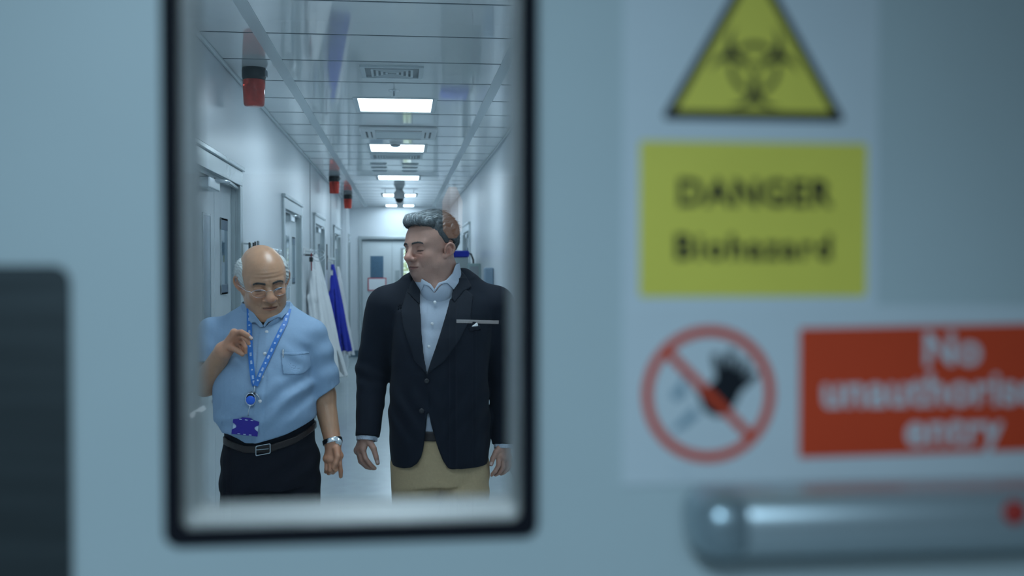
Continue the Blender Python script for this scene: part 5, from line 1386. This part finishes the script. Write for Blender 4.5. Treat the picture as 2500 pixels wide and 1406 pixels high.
# lanyard
lan = empty('lanyard', tuple(T(627, 930, -.19))); lan.parent = short; lan.matrix_parent_inverse = wm(short).inverted()
def strip(pxs, w, name, m, parent, off=.004, start=None, n=40, marks=False):
    """flat strap following the shirt front through the given pixel points"""
    base = np.array([T(px, py, -.15) for px, py in pxs]); s = np.linspace(0, len(base)-1, n)
    X = np.interp(s, range(len(base)), base[:, 0]); Z = np.interp(s, range(len(base)), base[:, 2]); mb = MB(); rows = []
    pts = []
    for i in range(n):
        y = front_y(X[i], Z[i], scb, off+.003); pts.append((X[i], y, Z[i]))
    pts = np.array(pts); yy = pts[:, 1].copy()
    for _ in range(3): yy[1:-1] = np.minimum(yy[1:-1], .25*yy[:-2]+.5*yy[1:-1]+.25*yy[2:])
    pts[:, 1] = yy
    for i in range(n):
        t = pts[min(i+1, n-1)]-pts[max(i-1, 0)]; t /= np.linalg.norm(t); sd = np.cross(t, (0, -1, 0)); sd /= np.linalg.norm(sd)
        a, b = pts[i]-sd*w/2, pts[i]+sd*w/2
        rows.append([mb.bm.verts.new(Vector(a)), mb.bm.verts.new(Vector(b)), mb.bm.verts.new(Vector(b+np.array((0, -.0012, 0)))), mb.bm.verts.new(Vector(a+np.array((0, -.0012, 0))))])
    for r0, r1 in zip(rows, rows[1:]):
        for k in range(4): mb.bm.faces.new((r0[k], r0[(k+1) % 4], r1[(k+1) % 4], r1[k]))
    mb.bm.faces.new(rows[0]); mb.bm.faces.new(rows[-1][::-1])
    o = mb.build(name, m, parent)
    if marks:
        mk = MB(); rg = random.Random(int(pxs[0][0])); i = 3
        while i < n-2:
            c = pts[i]; t = pts[i+1]-pts[i]; t /= np.linalg.norm(t); sd = np.cross(t, (0, -1, 0)); sd /= np.linalg.norm(sd)
            kind = (i//3) % 3
            if kind == 0:      # star
                vs = []
                for k in range(10):
                    r_ = .0042 if k % 2 == 0 else .0018; a_ = math.pi*k/5
                    vs.append(mk.bm.verts.new(Vector(c + sd*r_*math.cos(a_) + t*r_*math.sin(a_) + np.array((0, -.0016, 0)))))
                mk.bm.faces.new(vs)
            else:              # small printed strokes
                for q_ in range(4):
                    cc2 = c + t*(q_-1.5)*.0032
                    vs = [mk.bm.verts.new(Vector(cc2 + sd*a_*.0032 + t*b_*.0009 + np.array((0, -.0016, 0)))) for a_, b_ in ((-1, -1), (1, -1), (1, 1), (-1, 1))]; mk.bm.faces.new(vs)
            i += 3
        mk.build('printed_marks', MT['mark'], o)
    return o, pts
s_a, pa = strip([(598, 755), (601, 790), (607, 830), (614, 880), (622, 925), (626, 938)], .0165, 'strap', MT['strap'], lan, marks=True)
s_b, pb = strip([(696, 757), (690, 790), (675, 825), (657, 868), (641, 905), (628, 938)], .0165, 'strap', MT['strap'], lan, off=.006, marks=True)
e = pa[-1] + np.array((0, -.004, 0))
def dp(px, py, ex=.006): q_ = T(px, py, -.17); return np.array((q_[0], front_y(q_[0], q_[2])-ex, q_[2]))
MB().tube([e, dp(624, 948), dp(622, 956)], .0016, 8).build('swivel_clip', MT['steel'], lan, True)
c = dp(615, 974, .008)
reel = MB().lathe(c, [(.0135, .004), (.0145, 0), (.0135, -.004), (.010, -.0055)], 28, 'y').build('badge_reel', MT['reel'], lan, True, 'bright blue reel')
m = MB(); m.tube([c+np.array((.0155*math.cos(a), -.001, .020*math.sin(a)+.003)) for a in np.linspace(0, 2*math.pi, 30)], .0017, 8, caps=False); m.build('reel_rim', MT['steel'], reel, True)
m = MB(); c2 = dp(618, 962, .005); m.box(c2[0]-.008, c2[0]+.010, c2[1]-.002, c2[1]+.002, c2[2]-.006, c2[2]+.007, .002); m.tube([dp(604, 968, .004), dp(612, 957, .004), dp(618, 955, .005)], .003, 6); m.build('reel_belt_clip', MT['black'], reel)
MB().tube([dp(624, 955, .004), dp(634, 965, .004), dp(638, 973, .004)], .0014, 6).build('key_ring', MT['steel'], lan, True)
MB().tube([c+np.array((0, -.003, -.014)), dp(610, 1000, .006), dp(609, 1012, .006)], .0012, 6).build('reel_cord', MT['wire'], lan, True)
# badge holder: indigo frame with thumb notches showing the pale card
bc = dp(602, 1040, .010); Rb = Matrix.Rotation(math.radians(7), 3, 'Y')
def bf(u, v, w): q_ = Rb @ Vector((u, 0, v)); return (bc[0]+q_.x, bc[1]+w, bc[2]+q_.z)
hw, hh_ = .0415, .026
out_l = [(-hw, -hh_), (-.012, -hh_), (.012, -hh_), (hw, -hh_)] + [(hw-.013*math.sin(a), -.011+.022*(a/math.pi)) for a in np.linspace(0, math.pi, 12)] + [(hw, hh_-.004), (.02, hh_), (.014, hh_+.005), (-.014, hh_+.005), (-.02, hh_), (-hw, hh_-.004)] + [(-hw+.013*math.sin(a), .011-.022*(a/math.pi)) for a in np.linspace(0, math.pi, 12)]
bd = MB().poly([out_l], .004, bf).build('badge_holder', MT['badge'], lan, False, 'indigo plastic badge holder')
MB().poly([rrect(-hw+.002, hw-.002, -.021, .021, .002)], .002, lambda u, v, w: bf(u, v, .0045+w)).build('card', MT['mark'], bd)
m = MB()
for u in (-.018, 0, .018):
    for v in (-hh_+.003, hh_-.002): m.poly([rrect(u-.004, u+.004, v-.0010, v+.0010, .0005)], -.0006, lambda a_, b_, w: bf(a_, b_, -.0002+w))
m.build('holder_slots', MT['mark'], bd)
# trousers
def short_trousers(P):
    d = loft(P, TS, 2.3)
    a = chain(P, [T(614, 1120, .0), (T(604, 900)[0]-.02, YT-.09, .50), (cxS-.11, YT-.13, .07)], [.096, .080, .058], .02)
    b = chain(P, [T(710, 1120, .0), (T(715, 900)[0]+.01, YT+.01, .48), (cxS+.11, YT+.11, .07)], [.100, .080, .058], .02)
    d = sm(sm(a, d, .03), b, .008)
    d = d + .0025*nz3(P, 15, 3) + .003*np.sin((P[:, 2]-.8*(P[:, 0]-cxS))*75+2*nz3(P, 8, 1))*np.exp(-((P[:, 2]-zz(1150))/.06)**2)
    return np.maximum(np.maximum(d, .06-P[:, 2]), -poly2(P[:, 0], P[:, 2], WST))
TS = smooth_secs([sec2(1180, 545, 768, .150, .01), sec2(1110, 546, 769, .150, .01), sec2(1060, 548, 768, .152, .005), sec2(1000, 548, 766, .150, .0)], 30)
WST = [xz2(px, py, -.15) for px, py in ((500, 1052), (620, 1064), (700, 1050), (768, 1018), (800, 1005), (800, 900), (500, 900))]
sdf_obj('trousers', short_trousers, (T(515, 900)[0], YT-.27, .04), (T(790, 900)[0], YT+.20, zz(995)), .008, MT['trouser_navy'], short, fine=((), (), ((.75, 1.3, .0045),)))
tr0 = lambda P: loft(P, TS, 2.3)
piece('belt', [(536, 1072), (600, 1088), (660, 1084), (720, 1066), (775, 1038), (775, 1054), (720, 1084), (660, 1103), (600, 1106), (536, 1092)], tr0, .004, .003, MT['leather'], short, -.14, h=.0035, ymax=.10)
bx = T(642, 1098, -.16); by = front_y(bx[0], bx[2], tr0, .008)
m = MB(); m.poly([rrect(-.024, .024, -.0165, .0165, .004), rrect(-.0218, .0218, -.0142, .0142, .003)], .003, lambda u, v, w: (bx[0]+u, by-.004+w - abs(u)*.0, bx[2]+v+u*.17)); m.tube([(bx[0]-.022, by-.004, bx[2]), (bx[0]+.018, by-.005, bx[2]+.003)], .0015, 6)
m.build('belt_buckle', MT['steel'], short)
shoe('shoe', cxS-.11, YT-.18, short); shoe('shoe', cxS+.11, YT+.06, short)
# wrist watch
ax = (W2-El2)/np.linalg.norm(W2-El2); wc = W2 - ax*.004
ws = np.cross(ax, (0, -1, 0)); ws /= np.linalg.norm(ws); wf_ = np.cross(ws, ax)
wt = sdf_obj('watch_strap', lambda P: np.maximum(np.abs(short_body(P)-.0022)-.0022, np.abs((P-wc)@ax)-.0085) + .0004*np.sin(P[:, 0]*1500), wc-.05, wc+.05, .0022, MT['steel'], short, label='steel wrist watch strap')
sdf = wc - wf_*(-.031) * (1 if wf_[1] < 0 else -1)
MB().lathe(tuple(wc + np.array((.020, -.026, .002))), [(.013, .004), (.014, 0), (.012, -.003)], 24, 'y').build('watch_face', MT['steel'], wt, True)
nails('fingernail', [(T(613, 824, -.244), (.3, -1, .5), F1[0][3]-F1[0][2])], short, MT['nail'])
